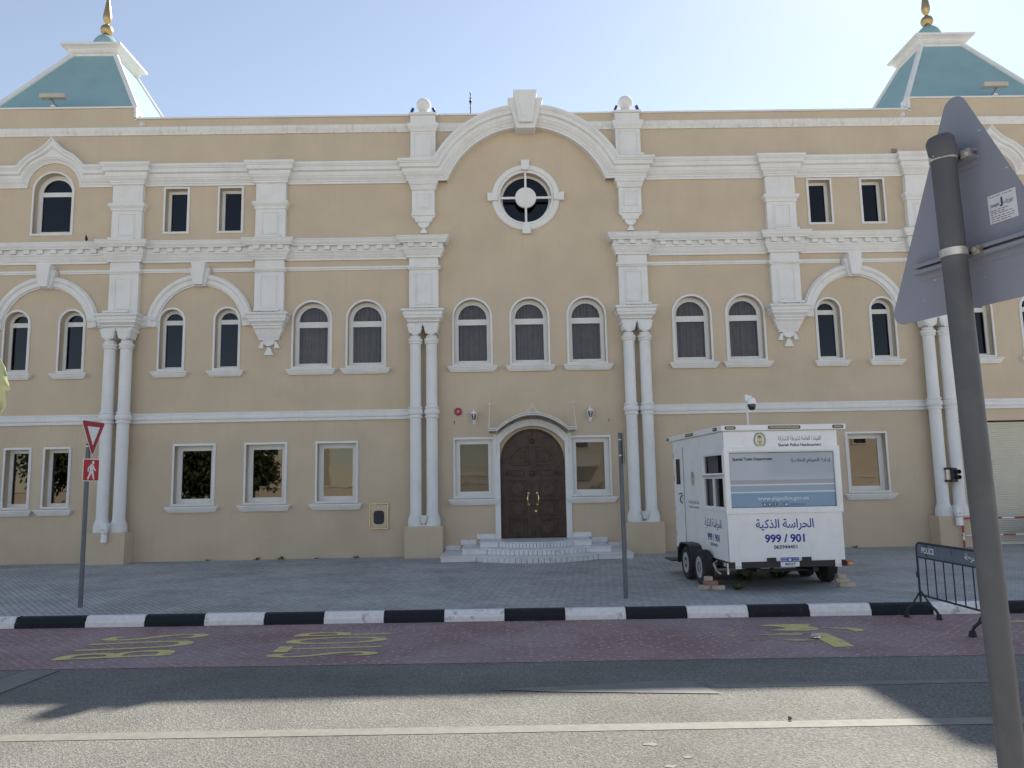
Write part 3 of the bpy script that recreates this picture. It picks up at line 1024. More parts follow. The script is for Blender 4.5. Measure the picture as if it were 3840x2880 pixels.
def window(x, w, z0, zt, ar, kind):
    ow = w - 2 * T
    loop = arch_loop(x, ow, z0 + T, zt - T) if ar else rect_loop(x, ow, z0 + T, zt - T)
    b = MB()
    b.face_sweep(loop, TRIM, True)
    win = obj('window', b, M['trim'], BLD, smooth=30)
    near = kind == 'door'
    yd = .09 if near else .19
    fw = {'slim': .085, 'small': .085, 'wide': .115, 'tower': .125, 'low': .135, 'lowslim': .095, 'door': .13}[kind]
    # frame
    b = MB()
    FR = [(0, 0), (0, .06), (-fw * .35, .06), (-fw * .42, .048), (-fw, .048), (-fw, 0)]
    b.face_sweep(loop, FR[::-1], True, yd + .06)
    gl = None
    if ar:
        zs = zt - T - ow / 2
        if kind in ('slim', 'tower'):
            zb0, zb1 = zs - .09, zs + .045
        else:
            zb0, zb1 = zs - .19, zs - .02
        b.box(x - ow / 2 + fw * .9, x + ow / 2 - fw * .9, yd + .008, yd + .06, zb0, zb1)
    obj('window_frame', b, M['alu'], win, smooth=30)
    pl = arch_loop(x, ow - fw, z0 + T + fw / 2, zt - T - fw / 2) if ar else rect_loop(x, ow - fw, z0 + T + fw / 2, zt - T - fw / 2)
    me = MB().add([(px, yd + .035, pz) for px, pz in pl], [tuple(range(len(pl)))[::-1]])
    obj('pane', me, M['glass_low'] if kind in ('low', 'lowslim') else M['glass_door'] if kind == 'door' else M['glass_mid'] if kind == 'wide' else M['glass_up'], win)
    # sill
    if kind not in ('tower', 'small'):
        zs0 = z0 - .185
        hw = w / 2 - .015
        b = MB()
        b.plan_sweep([(x - hw, 0), (x - hw, -.0101), (x + hw, -.0101), (x + hw, 0)], [(d, zs0 + h) for d, h in SILL])
        obj('window_sill', b, M['trim'], win, smooth=30)
    if kind == 'wide':
        n = 60
        vs, fs = [], []
        for i in range(n + 1):
            xx = x - ow / 2 + ow * i / n
            yy = yd + .19 + .035 * sin(i * 1.05 + x * 3) + .02 * sin(i * .37 + x)
            vs += [(xx, yy, z0), (xx, yy, zt)]
        for i in range(n):
            fs.append((2 * i, 2 * i + 2, 2 * i + 3, 2 * i + 1))
        obj('curtain', MB().add(vs, fs), M['curtain'], win, smooth=60)
    if kind == 'door':
        b = MB()
        n = 14
        for i in range(n):
            za = z0 + T + (zt - z0 - 2 * T) * i / n
            zb = z0 + T + (zt - z0 - 2 * T) * (i + 1) / n
            b.add([(x - ow / 2, yd + .16, za), (x + ow / 2, yd + .16, za), (x + ow / 2, yd + .10, zb), (x - ow / 2, yd + .10, zb)], [(0, 1, 2, 3)])
        obj('blind', b, M['blind'], win)
    return win
for wdef in WINS:
    window(*wdef)

# round window
b = MB()
ci = arc(-.03, RWZ, 0.77, 2 * pi, 0, 64)[:-1]
b.face_sweep(ci, [(0, -.02), (0, .06), (.045, .06), (.055, .04), (.085, .04), (.095, .075), (.215, .075), (.225, .06), (.245, .05), (.245, 0)], True)
rw = obj('round_window', b, M['trim'], BLD, smooth=30)
for k in range(4):
    R = Matrix.Translation((-.03, 0, RWZ)) @ Matrix.Rotation(k * pi / 2, 4, 'Y')
    obj('keystone', MB().prism([(-.105, .83), (.105, .83), (.13, 1.14), (-.13, 1.14)], -.15, 0, T=R), M['trim'], rw, bevel=0.008)
b = MB()
b.face_sweep(arc(-.03, RWZ, 0.77, 2 * pi, 0, 64)[:-1], [(0, 0), (-.075, 0), (-.075, .05), (0, .05)], True, .25)
obj('window_frame', b, M['alu'], rw, smooth=30)
b = MB()
for a, w in ((0, .032), (pi / 2, .032)):
    R = Matrix.Translation((-.03, 0, RWZ)) @ Matrix.Rotation(a, 4, 'Y')
    b.box(-.775, .775, -.02, .02, -w, w, T=R)
b.lathe([(.315, .035), (.315, -.04), (.295, -.055), (.255, -.055), (.245, -.045), (.235, -.055), (.01, -.055)], (-.03, 0, RWZ), 40, 'y')
obj('hub', b, M['trim'], rw, smooth=30)
pl = arc(-.03, RWZ, 0.73, 0, 2 * pi, 48)[:-1]
obj('pane', MB().add([(px, .23, pz) for px, pz in pl], [tuple(range(len(pl)))]), M['glass_up'], rw)

# --- entrance door
dr = .925
def door_loop(r, x0=0.0):
    return [(-r, .62)] + arc(0, 2.80, r, pi, 0, 32) + [(r, .62)]
b = MB()
b.face_sweep([(-.86, .615)] + arc(0, 2.80, .86, pi, 0, 32) + [(.86, .615)], [(0, 0), (0, .05), (.02, .06), (.05, .06), (.065, .045), (.065, 0)], False, .22)
door = obj('entrance_door', b, M['wood'], BLD, smooth=30)
# cream spandrel wall round the door frame
me_sp = [(-.929, .605)] + arc(0, DZ, DR - .002, pi - asin((3.30 - DZ) / DR), asin((3.30 - DZ) / DR), 20) + [(.929, .605)]
inn = [(.925, .605), (.925, .61)] + arc(0, 2.80, .924, 0, pi, 30) + [(-.925, .61), (-.925, .605)]
# spandrel infill above the springing as one polygon
pts = [(-.9285, 2.86)] + arc(0, DZ, DR - .003, pi - asin((3.30 - DZ) / DR), asin((3.30 - DZ) / DR), 24) + [(.9285, 2.86)] + arc(0, 2.80, .9235, rad(4), rad(176), 30)
plate('door_spandrel', pts, [], .16, .29, M['stucco'], BLD)
for s in (-1, 1):
    b = MB()
    if s < 0:
        pts = [(-.86, .625), (-.004, .625), (-.004, 3.66)] + arc(0, 2.80, .86, pi / 2, pi, 18)
    else:
        pts = [(.004, .625), (.86, .625)] + arc(0, 2.80, .86, 0, pi / 2, 18) + [(.004, 3.66)]
    b.prism(pts, .19, .24)
    y = .19
    def loop_mould(lp, wd=.022, hh=.016):
        b.face_sweep(lp, [(0, 0), (0, hh * .6), (wd * .4, hh), (wd, hh), (wd * 1.3, 0)], True, y)
    cx = s * .43
    for zc in (2.0, 1.44, .92):
        loop_mould(rect_loop(cx, .47, zc - .21, zc + .21))
        q = .17
        st = .05
        lp = [(-q, -q + st), (-q, q - st), (-q + st, q - st), (-q + st, q), (q - st, q), (q - st, q - st), (q, q - st), (q, -q + st), (q - st, -q + st), (q - st, -q), (-q + st, -q), (-q + st, -q + st)]
        loop_mould([(cx + u, zc + v) for u, v in lp], .016, .014)
    loop_mould(rect_loop(s * .43, .34, 2.39, 2.50))
    # quarter-round panel
    rr = .60
    if s < 0:
        lp = [(-.68, 2.68)] + arc(-.13, 2.68, .5, pi, pi / 2, 10) + [(-.13, 2.68)]
        lp2 = [(-.55, 2.77)] + arc(-.19, 2.77, .32, pi, pi / 2, 8) + [(-.19, 2.77)]
    else:
        lp = [(.13, 2.68)] + arc(.13, 2.68, .5, pi / 2, 0, 10) + [(.68, 2.68)]
        lp2 = [(.19, 2.77)] + arc(.19, 2.77, .32, pi / 2, 0, 8) + [(.55, 2.77)]
    loop_mould(lp)
    loop_mould(lp2, .016, .014)
    b.lathe([(.075, 0), (.07, -.02), (.055, -.02), (.05, -.012), (.04, -.03), (.01, -.035)], (s * .72, y, 2.44), 20, 'y')
    if s < 0:
        b.box(-.028, .028, y - .022, y - .001, .63, 3.40)
        for zc, r in ((3.36, .085), (2.44, .105), (.74, .075)):
            b.lathe([(r, 0), (r * .95, -.03), (r * .7, -.032), (r * .62, -.02), (r * .45, -.04), (.01, -.045)], (0, y - .004, zc), 24, 'y')
    leaf = obj('door_leaf', b, M['wood'], door, smooth=30)
    b = MB()
    hx = s * .125
    b.tube([(hx, y - .01, 1.87), (hx + s * .005, y - .05, 1.865), (hx + s * .028, y - .075, 1.80), (hx + s * .035, y - .08, 1.71), (hx + s * .028, y - .075, 1.62), (hx + s * .005, y - .05, 1.555), (hx, y - .01, 1.55)], [.014, .013, .016, .019, .016, .013, .014], 10)
    for zc in (1.87, 1.55):
        b.lathe([(.032, 0), (.03, -.012), (.015, -.02)], (hx, y, zc), 16, 'y')
    obj('door_handle', b, M['brass'], door, smooth=40)
b = MB().lathe([(.034, 0), (.034, -.012), (.018, -.02), (.012, -.012)], (.075, .19, 1.36), 18, 'y')
obj('door_lock', b, M['brass'], door, smooth=40)
# white surround of the door
b = MB()
zi = asin((3.30 - DZ) / DR)
pth = [(-.93, .60), (-.93, 3.30)] + arc(0, DZ, DR, pi - zi, zi, 24)[1:-1] + [(.93, 3.30), (.93, .60)]
vs = []
b.face_sweep(arc(0, DZ, DR, pi - zi, zi, 28), [(0, -.02), (0, .09), (.03, .10), (.10, .10), (.115, .12), (.18, .125), (.20, .11), (.20, 0)])
for s in (-1, 1):
    b.box(min(s * .93, s * 1.085), max(s * .93, s * 1.085), -.055, -.001, .60, 3.5)
    b.box(min(s * .93, s * 1.02), max(s * .93, s * 1.02), -.075, -.05, .60, 3.42)
    b.box(min(s * 1.0, s * 1.12), max(s * 1.0, s * 1.12), -.065, -.002, 3.36, 3.56)
obj('door_surround', b, M['trim'], BLD, smooth=30)

# --- roller shutter and ventilation grille
b = MB()
n = 56
x0, x1 = 12.38, 15.73
for i in range(n):
    za = .20 + 3.47 * i / n
    zb = .20 + 3.47 * (i + 1) / n
    vs = []
    for x in (x0, x1):
        vs += [(x, .165, za), (x, .145, za + .012), (x, .14, (za + zb) / 2), (x, .145, zb - .012), (x, .165, zb)]
    b.add(vs, [(j, j + 5, j + 6, j + 1) for j in range(4)])
sh = obj('roller_shutter', b, M['shutter'], BLD)
obj('shutter_rail', MB().box(x0, x1, .12, .17, .165, .21), M['alu'], sh)
b = MB()
b.box(11.06, 11.28, -.012, .0, 11.855, 12.015)
gv = obj('vent_grille', b, M['stucco'], BLD)
b = MB()
for i in range(4):
    b.box(11.08, 11.26, -.016, -.011, 11.872 + i * .037, 11.890 + i * .037)
obj('slot', b, M['dull'], gv)

# --- tower roofs
for s in (-1, 1):
    cx, cy = s * 14.17, 24.78 - Y0
    def ringpts(h, z):
        return [(cx - h, cy - h, z), (cx + h, cy - h, z), (cx + h, cy + h, z), (cx - h, cy + h, z)]
    zb, hb, zc_, hc = 13.0, 2.69, 16.53, .69
    b = MB().frus(ringpts(hb, zb), ringpts(hc, zc_))
    roof = obj('tower_roof', b, M['turq'], BLD)
    b = MB()
    A, B = ringpts(hb, zb), ringpts(hc, zc_)
    for p, q in zip(A, B):
        b.tube([(p[0], p[1], p[2]), (q[0], q[1], q[2])], .085, 8)
    obj('ridge', b, M['trim'], roof)
    b = MB()
    PRF = [(.66, 16.42), (.74, 16.46), (.74, 16.52), (.80, 16.56), (.84, 16.62), (.84, 16.66), (.92, 16.72), (.985, 16.74), (.985, 16.81), (.0, 16.86)]
    for i in range(len(PRF) - 1):
        a, c = ringpts(*PRF[i]), ringpts(*PRF[i + 1])
        b.add(a + c, [(j, (j + 1) % 4, (j + 1) % 4 + 4, j + 4) for j in range(4)])
    b.add(ringpts(.66, 16.42), [(3, 2, 1, 0)])
    obj('roof_cap', b, M['trim'], roof)
    b = MB().lathe([(.43, 16.82), (.43, 17.12), (.40, 17.28), (.34, 17.42), (.25, 17.53), (.14, 17.60), (.05, 17.63)], (cx, cy, 0), 24)
    obj('dome', b, M['turq'], roof, smooth=50)
    F = [(.12, 17.59), (.15, 17.61), (.12, 17.64), (.06, 17.65)] + [(.185 * sin(pi * i / 14) + .015, 17.82 - .2 * cos(pi * i / 14)) for i in range(1, 14)] + [(.05, 18.03), (.055, 18.07), (.10, 18.13), (.135, 18.22), (.14, 18.32), (.12, 18.48), (.09, 18.68), (.06, 18.9), (.035, 19.15), (.015, 19.45), (.004, 19.7)]
    obj('finial', MB().lathe(F, (cx, cy, 0), 24), M['gold'], roof, smooth=50)

# ------------------------------------------------------------------ fixtures on the building
def bw(x, y, z):
    """building-local -> world"""
    return (XC + x, Y0 + y, z)

# entrance steps
st = thing('entrance_steps', 'three white marble steps with curved tiled fronts below the wooden door', 'steps', bw(0, 0, G))
for i, (hw, flat_y, bow_hw, bow) in enumerate(((2.52, -1.95, 1.58, .78), (1.98, -1.58, 1.30, .62), (1.52, -1.2, 1.0, .5))):
    z0, z1 = i * .15, i * .15 + .15
    n = 22
    def front(off):
        pts = [(-hw - off, 0.0), (-hw - off, flat_y - off), (-bow_hw, flat_y - off)]
        pts += [(-bow_hw + 2 * bow_hw * k / n, flat_y - off - bow * (1 - (2 * k / n - 1) ** 2) ** .9) for k in range(1, n)]
        pts += [(bow_hw, flat_y - off), (hw + off, flat_y - off), (hw + off, 0.0)]
        return pts
    y_shift = .12
    b = MB().prism([(x, y * .93 + .02) for x, y in front(-.03)], z0, z1 - .03, plane='xy')
    r = obj('riser', b, M['grout'], st)
    b = MB().prism([(x, y * .93 + .02) for x, y in front(.0)], z1 - .03, z1, plane='xy')
    obj('tread', b, M['marble'], st, bevel=0.006)
    # marble riser tiles
    b = MB()
    fp = [(x, y * .93 + .02) for x, y in front(-.018)]
    def tile(p, q, e=.007):
        P, Q = Vector(p), Vector(q)
        d = (Q - P)
        L = d.length
        d.normalize()
        P, Q = P + d * e, Q - d * e
        nn = Vector((-d.y, d.x)) * .02
        b.add([(P.x, P.y, z0 + .004), (Q.x, Q.y, z0 + .004), (Q.x, Q.y, z1 - .032), (P.x, P.y, z1 - .032), (P.x + nn.x, P.y + nn.y, z0 + .004), (Q.x + nn.x, Q.y + nn.y, z0 + .004), (Q.x + nn.x, Q.y + nn.y, z1 - .032), (P.x + nn.x, P.y + nn.y, z1 - .032)],
              [(0, 1, 2, 3), (0, 4, 5, 1), (3, 2, 6, 7), (0, 3, 7, 4), (1, 5, 6, 2)])
    for k in range(len(fp) - 1):
        tile(fp[k], fp[k + 1])
    obj('riser_tiles', b, M['marble'], r)
for s in (-1, 1):
    b = MB()
    for z0, xa, xb in ((.452, 1.09, 1.62), (.302, 1.63, 2.07), (.152, 2.08, 2.5)):
        b.box(s * xa if s > 0 else -xb, s * xb if s > 0 else -xa, -.03, -.001, z0, z0 + .135)
    obj('skirting', b, M['marble'], st, bevel=0.004)

# wall lanterns
def lantern(x, z, label):
    t = thing('wall_lantern', label, 'lantern', bw(x, 0, z), 0, 'white lanterns beside the door')
    c = (0, -.14, 0)
    b = MB()
    b.lathe([(.05, 0), (.045, -.015), (.02, -.02)], (0, 0, -.17), 16, 'y')
    b.tube([(0, -.01, -.17), (0, -.06, -.20), (0, -.12, -.19), (0, -.14, -.15)], .011, 8)
    b.tube([(0, -.03, -.2), (0, -.06, -.235), (0, -.1, -.225), (0, -.13, -.19)], .007, 6)
    obj('bracket', b, M['white'], t, smooth=50)
    b = MB()
    b.lathe([(.02, -.16), (.035, -.145), (.045, -.12), (.055, -.115), (.055, -.10)], c, 12)
    b.lathe([(.105, .085), (.1, .1), (.065, .13), (.05, .145), (.03, .165), (.015, .175), (.02, .19), (.008, .215), (.003, .235)], c, 12)
    for k in range(6):
        a = pi / 6 + k * pi / 3
        b.tube([(c[0] + .052 * cos(a), c[1] + .052 * sin(a), -.105), (c[0] + .088 * cos(a), c[1] + .088 * sin(a), .0), (c[0] + .09 * cos(a), c[1] + .09 * sin(a), .09)], .0075, 6)
    obj('lamp_cage', b, M['white'], t, smooth=40)
    obj('lamp_glass', MB().lathe([(.048, -.10), (.078, 0), (.08, .085)], c, 12), M['glass_booth'], t, smooth=40)
lantern(-1.655, 4.07, 'white wall lantern wired to the red alarm bell left of the door')
lantern(1.685, 4.10, 'white wall lantern alone on the wall right of the door canopy')

t = thing('alarm_bell', 'round red alarm bell on the wall left of the door', 'alarm bell', bw(-2.11, 0, 4.24))
obj('dish', MB().lathe([(.115, 0), (.115, -.02), (.105, -.045), (.07, -.06), (.045, -.062)], (0, 0, 0), 28, 'y'), M['bell'], t, smooth=40)
obj('centre_cap', MB().lathe([(.028, -.055), (.025, -.07), (.01, -.078)], (0, 0, 0), 18, 'y'), M['galv'], t, smooth=40)
obj('cable', MB().tube([(.11, -.01, -.045), (.38, -.01, -.04)], .008, 6), M['white'], t)

for x, lab in ((-2.22, 'small paint-chipped hook plate on the wall below the red alarm bell'), (2.23, 'small hook plate on the wall right of the lone lantern')):
    t = thing('hook_plate', lab, 'hook plate', bw(x, 0, 3.88), 0, 'hook plates on the entrance wall')
    obj('plate', MB().box(-.04, .04, -.008, 0, -.1, .02), M['stucco'], t)
    obj('hook', MB().tube([(0, -.005, .09), (0, -.03, .085), (0, -.03, .02), (0, -.02, 0)], .008, 6), M['black'], t)

# door canopy
t = thing('door_canopy', 'arched cream metal canopy frame with a peaked ornament over the door', 'canopy', bw(0, 0, 0))
pr = .62
def can(r):
    a1 = asin(min(1, .62 / 1.16))
    return [(-1.22, 3.64 + r)] + [(-1.0, 3.64 + r)] + [(1.0 * sin(k / 20 * pi - pi / 2) if 0 else -1.0 + 2.0 * k / 20, 3.64 + r + .43 * (1 - (2 * k / 20 - 1) ** 2)) for k in range(1, 20)] + [(1.0, 3.64 + r), (1.22, 3.64 + r)]
b = MB()
for off in (0, .06):
    b.tube([(x, -pr, z) for x, z in can(off)], .014, 8)
for i, (x, z) in enumerate(can(0)):
    if i % 3 == 1 or i in (0, len(can(0)) - 1):
        b.tube([(x, -pr, z), (x, -pr, z + .06)], .011, 6)
for x in (-1.22, -1.0, 1.0, 1.22):
    b.tube([(x, -pr, 3.64), (x, -.02, 3.64)], .014, 8)
b.tube([(x, -.02, z) for x, z in can(0)], .014, 8)
obj('canopy_frame', b, M['alu'], t, smooth=40)
b = MB()
b.tube([(-.19, -pr, 4.12), (0, -pr, 4.36), (.19, -pr, 4.12)], .012, 8)
b.tube([(-.13, -pr, 4.12), (0, -pr, 4.29), (.13, -pr, 4.12)], .009, 8)
obj('peak', b, M['alu'], t, smooth=40)
b = MB()
cc = can(-.012)
vs, fs = [], []
for x, z in cc:
    vs += [(x, -pr + .01, z), (x, -.01, z), (x, -pr + .01, z - .012), (x, -.01, z - .012)]
for i in range(len(cc) - 1):
    k = 4 * i
    fs += [(k, k + 4, k + 5, k + 1), (k + 2, k + 3, k + 7, k + 6), (k, k + 2, k + 6, k + 4), (k + 1, k + 5, k + 7, k + 3)]
b.add(vs, fs)
obj('canopy_sheet', b, M['blind'], t)
for s in (-1, 1):
    b = MB().tube([(s * 1.21, -.01, 4.44), (s * 1.22, -pr, 3.70)], .009, 6)
    b.tube([(s * 1.15, -.01, 4.45), (s * 1.27, -.01, 4.45)], .012, 6)
    obj('tie_rod', b, M['alu'], t)
    obj('strut', MB().tube([(s * 1.0, -pr + .02, 3.64), (s * 1.03, -.02, 2.95), (s * 1.03, -.02, 2.85)], .009, 6), M['alu'], t)

# framed wall hatch
t = thing('wall_hatch', 'brass framed metal hatch with a dark oval window low on the cream wall', 'hatch', bw(-4.38, 0, 1.31))
b = MB()
b.face_sweep(rect_loop(0, .46, -.32, .32), [(0, 0), (0, .03), (.015, .045), (.04, .045), (.05, .02), (.05, 0)], True)
obj('hatch_frame', b, M['framebrass'], t, bevel=0.003)
obj('hatch_panel', MB().box(-.23, .23, -.018, -.001, -.32, .32), mat('bronze_panel', (0.46, 0.39, 0.3), 0.45, 0.1, 5, metal=0.5), t)
def rr(hw, hh, r, n=6):
    o = []
    for cx, cz, a in ((hw - r, hh - r, 0), (-hw + r, hh - r, pi / 2), (-hw + r, -hh + r, pi), (hw - r, -hh + r, 1.5 * pi)):
        o += arc(cx, cz, r, a, a + pi / 2, n)
    return o
obj('hatch_window', MB().prism([(x, z - .03) for x, z in rr(.15, .19, .09)], -.026, -.017), M['dull'], t)
obj('hatch_lock', MB().lathe([(.03, 0), (.028, -.02), (.012, -.026)], (0, -.018, .24), 16, 'y'), M['steel'], t, smooth=40)

# linear floodlights standing on the ledges
BAR = None
def floodbar(x, y, z, label, rot=0.0):
    global BAR
    if BAR is None:
        t = thing('floodlight_bar', label, 'floodlight', bw(x, y, z), rot, 'long floodlights on the ledges')
        obj('housing', MB().box(-.37, .37, -.06, .04, .03, .10), M['alu'], t, bevel=0.012)
        b = MB()
        for s in (-1, 1):
            b.box(s * .2 - .025, s * .2 + .025, -.03, .02, -.0, .031)
        obj('foot', b, M['black'], t)
        BAR = t
    else:
        t = copy_tree(BAR)
        t.location, t.rotation_euler = bw(x, y, z), (0, 0, rot)
        t['label'] = label
for q, xx, z, dy, lab in (
    (0, -PC, 11.735, -.31, 'long floodlight at the foot of the ball-topped pedestal left of the big arch'),
    (0, PC + .06, 11.735, -.33, 'long floodlight at the foot of the ball-topped pedestal right of the big arch'),
    (0, -P1 - .08, 9.378, -.3, 'long floodlight on the dentil cornice nearest the perched bird'),
    (0, -P2 - .02, 9.378, -.33, 'long floodlight on the dentil cornice right of the pair of small left windows'),
    (0, P2 + .05, 9.378, -.33, 'long floodlight on the dentil cornice left of the pair of small right windows'),
    (0, -P1 - .07, 7.183, -.4, 'long floodlight on the capital above the double columns behind the give-way sign'),
    (0, -P2 - .02, 7.183, -.3, 'long floodlight on the bracket left of the twin wide arched windows'),
    (0, P2 + .06, 7.183, -.3, 'long floodlight on the bracket right of the twin wide arched windows'),
    (0, -PC + .0, 7.183, -.42, 'long floodlight on the capital of the double columns left of the door'),
    (0, PC + .07, 7.183, -.42, 'long floodlight on the capital of the double columns right of the door'),
    (0, P1, 9.378, -.33, 'long floodlight on the dentil cornice partly behind the grey triangular sign')):
    floodbar(xx, dy, z, lab)

# little spotlights on the pedestals
for s in (-1, 1):
    for q in (-1, 1):
        side = 'left' if s < 0 else 'right'
        t = thing('spotlight', 'tiny dark spotlight on the %s of the ball on the %s pedestal' % ('left' if q < 0 else 'right', side), 'spotlight', bw(s * PC + q * .33, -.12, 13.245), 0, 'spotlights aimed at the stone balls')
        obj('stand', MB().tube([(0, 0, 0), (0, 0, .06)], .012, 6), M['black'], t)
        R = Matrix.Translation((0, 0, .10)) @ Matrix.Rotation(-q * rad(25), 4, 'Y')
        obj('lamp_head', MB().box(-.035, .035, -.05, .05, -.05, .09, R), M['navy'], t, bevel=0.006)

# plinth floodlights and up-down lamps
def uplight(x, label):
    t = thing('plinth_floodlight', label, 'floodlight', bw(x, -.42, 1.03), 0, 'floodlights between column feet')
    obj('base', MB().box(-.09, .09, -.06, .06, 0, .03), M['white'], t, bevel=0.006)
    obj('stem', MB().box(-.03, .03, -.03, .03, .03, .09), M['galv'], t)
    b = MB().frus([(-.06, -.1, .09), (.06, -.1, .09), (.06, .03, .09), (-.06, .03, .09)][::-1], [(-.1, -.13, .3), (.1, -.13, .3), (.1, .05, .3), (-.1, .05, .3)][::-1])
    obj('lamp_head', b, M['alu'], t, bevel=0.006)
uplight(-PC, 'small white floodlight between the column feet left of the door')
uplight(PC + .02, 'small white floodlight between the column feet right of the door')
def downlight(x, label):
    t = thing('up_down_lamp', label, 'lamp', bw(x, -.56, 1.0), 0, 'up and down lamps at the column feet')
    b = MB().frus([(-.075, -.15, .02), (.075, -.15, .02), (.075, -.02, .02), (-.075, -.02, .02)][::-1], [(-.105, -.19, .30), (.105, -.19, .30), (.105, -.02, .30), (-.105, -.02, .30)][::-1])
    obj('lamp_head', b, M['booth'], t, bevel=0.006)
    obj('lamp_tube', MB().lathe([(.085, -.22), (.085, -.185), (.083, -.183), (.083, .0)], (0, -.09, 0), 20), M['booth'], t, smooth=40)
    obj('peeling_patch', MB().box(-.045, .045, -.172, -.165, .09, .13), M['galv'], t)
downlight(-P1 + .02, 'white up-and-down lamp at the column feet beside the give-way sign')
downlight(P1 - .03, 'peeling white up-and-down lamp at the column feet beside the red and white barrier')

# surveillance cameras on the tower parapets
def cctv(x, s, label):
    t = thing('roof_camera', label, 'camera', bw(x, -.02, 13.66), 0, 'cameras on the tower parapets')
    obj('base', MB().box(-.06, .06, -.06, .06, 0, .05), M['alu'], t)
    obj('arm', MB().tube([(0, 0, .05), (s * -.05, 0, .08), (s * .16, -.02, .24), (s * .16, -.02, .28)], .014, 8), M['galv'], t)
    b = MB().box(-.38, .38, -.13, .06, .26, .40)
    obj('housing', b, M['beige'], t, bevel=0.02)
    obj('cable', MB().tube([(s * .1, 0, .28), (s * .02, -.03, .2), (s * -.03, -.02, .1), (s * -.12, 0, .02)], .01, 6), M['black'], t)
cctv(-14.2, -1, 'white box camera on the left tower parapet below the turquoise roof')
cctv(14.42, 1, 'white box camera on the right tower parapet below the turquoise roof')

# black twin-lens sensor on the right column pair
t = thing('twin_lens_sensor', 'black twin-lens sensor strapped between the right hand columns', 'sensor', bw(P1, -.5, 2.17))
obj('bracket', MB().box(-.22, -.03, -.05, .05, .14, .2).box(-.22, -.03, -.05, .05, -.2, -.14), M['black'], t)
obj('back_plate', MB().box(-.2, -.08, -.03, .03, -.2, .2), M['galv'], t)
obj('housing', MB().box(-.08, .08, -.1, .08, -.2, .19), M['black'], t, bevel=0.015)
for z in (.08, -.07):
    b = MB().lathe([(.06, .0), (.06, -.12), (.052, -.12), (.05, -.02)], (.06, -.1, z), 18, 'y')
    obj('lens_hood', b, M['black'], t, smooth=40)

# lightning rod on the roof edge
t = thing('lightning_rod', 'thin dark lightning rod with knobs on the roof edge left of the arch', 'lightning rod', bw(-1.66, .45, 12.7))
obj('rod', MB().lathe([(.014, 0), (.014, 1.0), (.03, 1.03), (.014, 1.06), (.016, 1.16), (.045, 1.21), (.04, 1.25), (.016, 1.30), (.03, 1.34), (.012, 1.37), (.012, 1.46), (.028, 1.49), (.004, 1.56)], (0, 0, 0), 10), M['black'], t, smooth=40)

# the bird on the cornice
t = thing('bird', 'dark bird perched on the white dentil cornice', 'bird', bw(-12.87, -.27, 9.376), rad(15))
t.scale = (.58, .58, .58)
b = MB()
R = Matrix.Rotation(rad(-52), 4, 'X')
b.lathe([(.004, -.13), (.03, -.11), (.055, -.06), (.068, .0), (.062, .05), (.045, .085), (.036, .105), (.042, .125), (.04, .15), (.025, .17), (.004, .178)], (0, 0, .155), 16, 'z', Matrix.Rotation(rad(22), 4, 'X'))
body = obj('body', b, M['feather'], t, smooth=60)
obj('tail', MB().prism([(-.025, .12), (.025, .12), (.03, -.02), (-.03, -.02)], .045, .06), M['feather'], body)
obj('beak', MB().lathe([(.012, 0), (.008, .02), (.001, .04)], (0, -.1, .315), 8, 'z', Matrix.Rotation(rad(100), 4, 'X')), M['ink'], body)
for s in (-1, 1):
    obj('leg', MB().tube([(s * .022, 0, .08), (s * .022, -.005, .0), (s * .022, -.03, .004)], .006, 6), M['galv'], t)

# ------------------------------------------------------------------ police booth trailer
TR = thing('police_booth_trailer', 'white police booth trailer with blue lettering parked before the building', 'trailer', (4.03, 14.0, G), rad(2.4))
W, LN = 2.12, 3.55
zb, zt = .70 - G, 3.04 - G
def z_(z):
    return z - G
SIDE = Matrix.Rotation(-pi / 2, 4, 'Z')           # maps local (u,0,z) on the front to the left side: u -> -y
# body shell with window openings
fw = [[(.055, z_(1.63)), (.055, z_(2.69)), (2.07, z_(2.69)), (2.07, z_(1.63))]]
body = plate('body', [(0, zb), (W, zb), (W, zt), (0, zt)], fw, 0.0, .05, M['booth'], TR)
me = curve_mesh('side_panel', [[(-LN, zb), (-.051, zb), (-.051, zt), (-LN, zt)], [(-1.32, z_(1.63)), (-1.32, z_(2.66)), (-.1, z_(2.66)), (-.1, z_(1.63))]], .025)
me.transform(SIDE @ Matrix.Translation((0, .025, 0)) @ Matrix.Rotation(pi / 2, 4, 'X'))
me.materials.clear()
me.materials.append(M['booth'])
obj('side_panel', me, None, TR)
b = MB().box(W - .05, W, .051, LN, zb, zt)
obj('side_panel', b, M['booth'], TR)
obj('rear_panel', MB().box(.051, W - .051, LN - .05, LN - .001, zb, zt), M['booth'], TR)
obj('floor', MB().box(.051, W - .051, .051, LN - .051, zb, zb + .05), M['dull'], TR)
obj('partition', MB().box(.06, W - .06, 1.9, 1.93, zb + .06, zt - .02), M['dull'], TR)
roof = obj('roof', MB().box(-.05, W + .16, -.06, LN + .35, z_(3.045), z_(3.15)), M['booth'], TR, bevel=0.015)
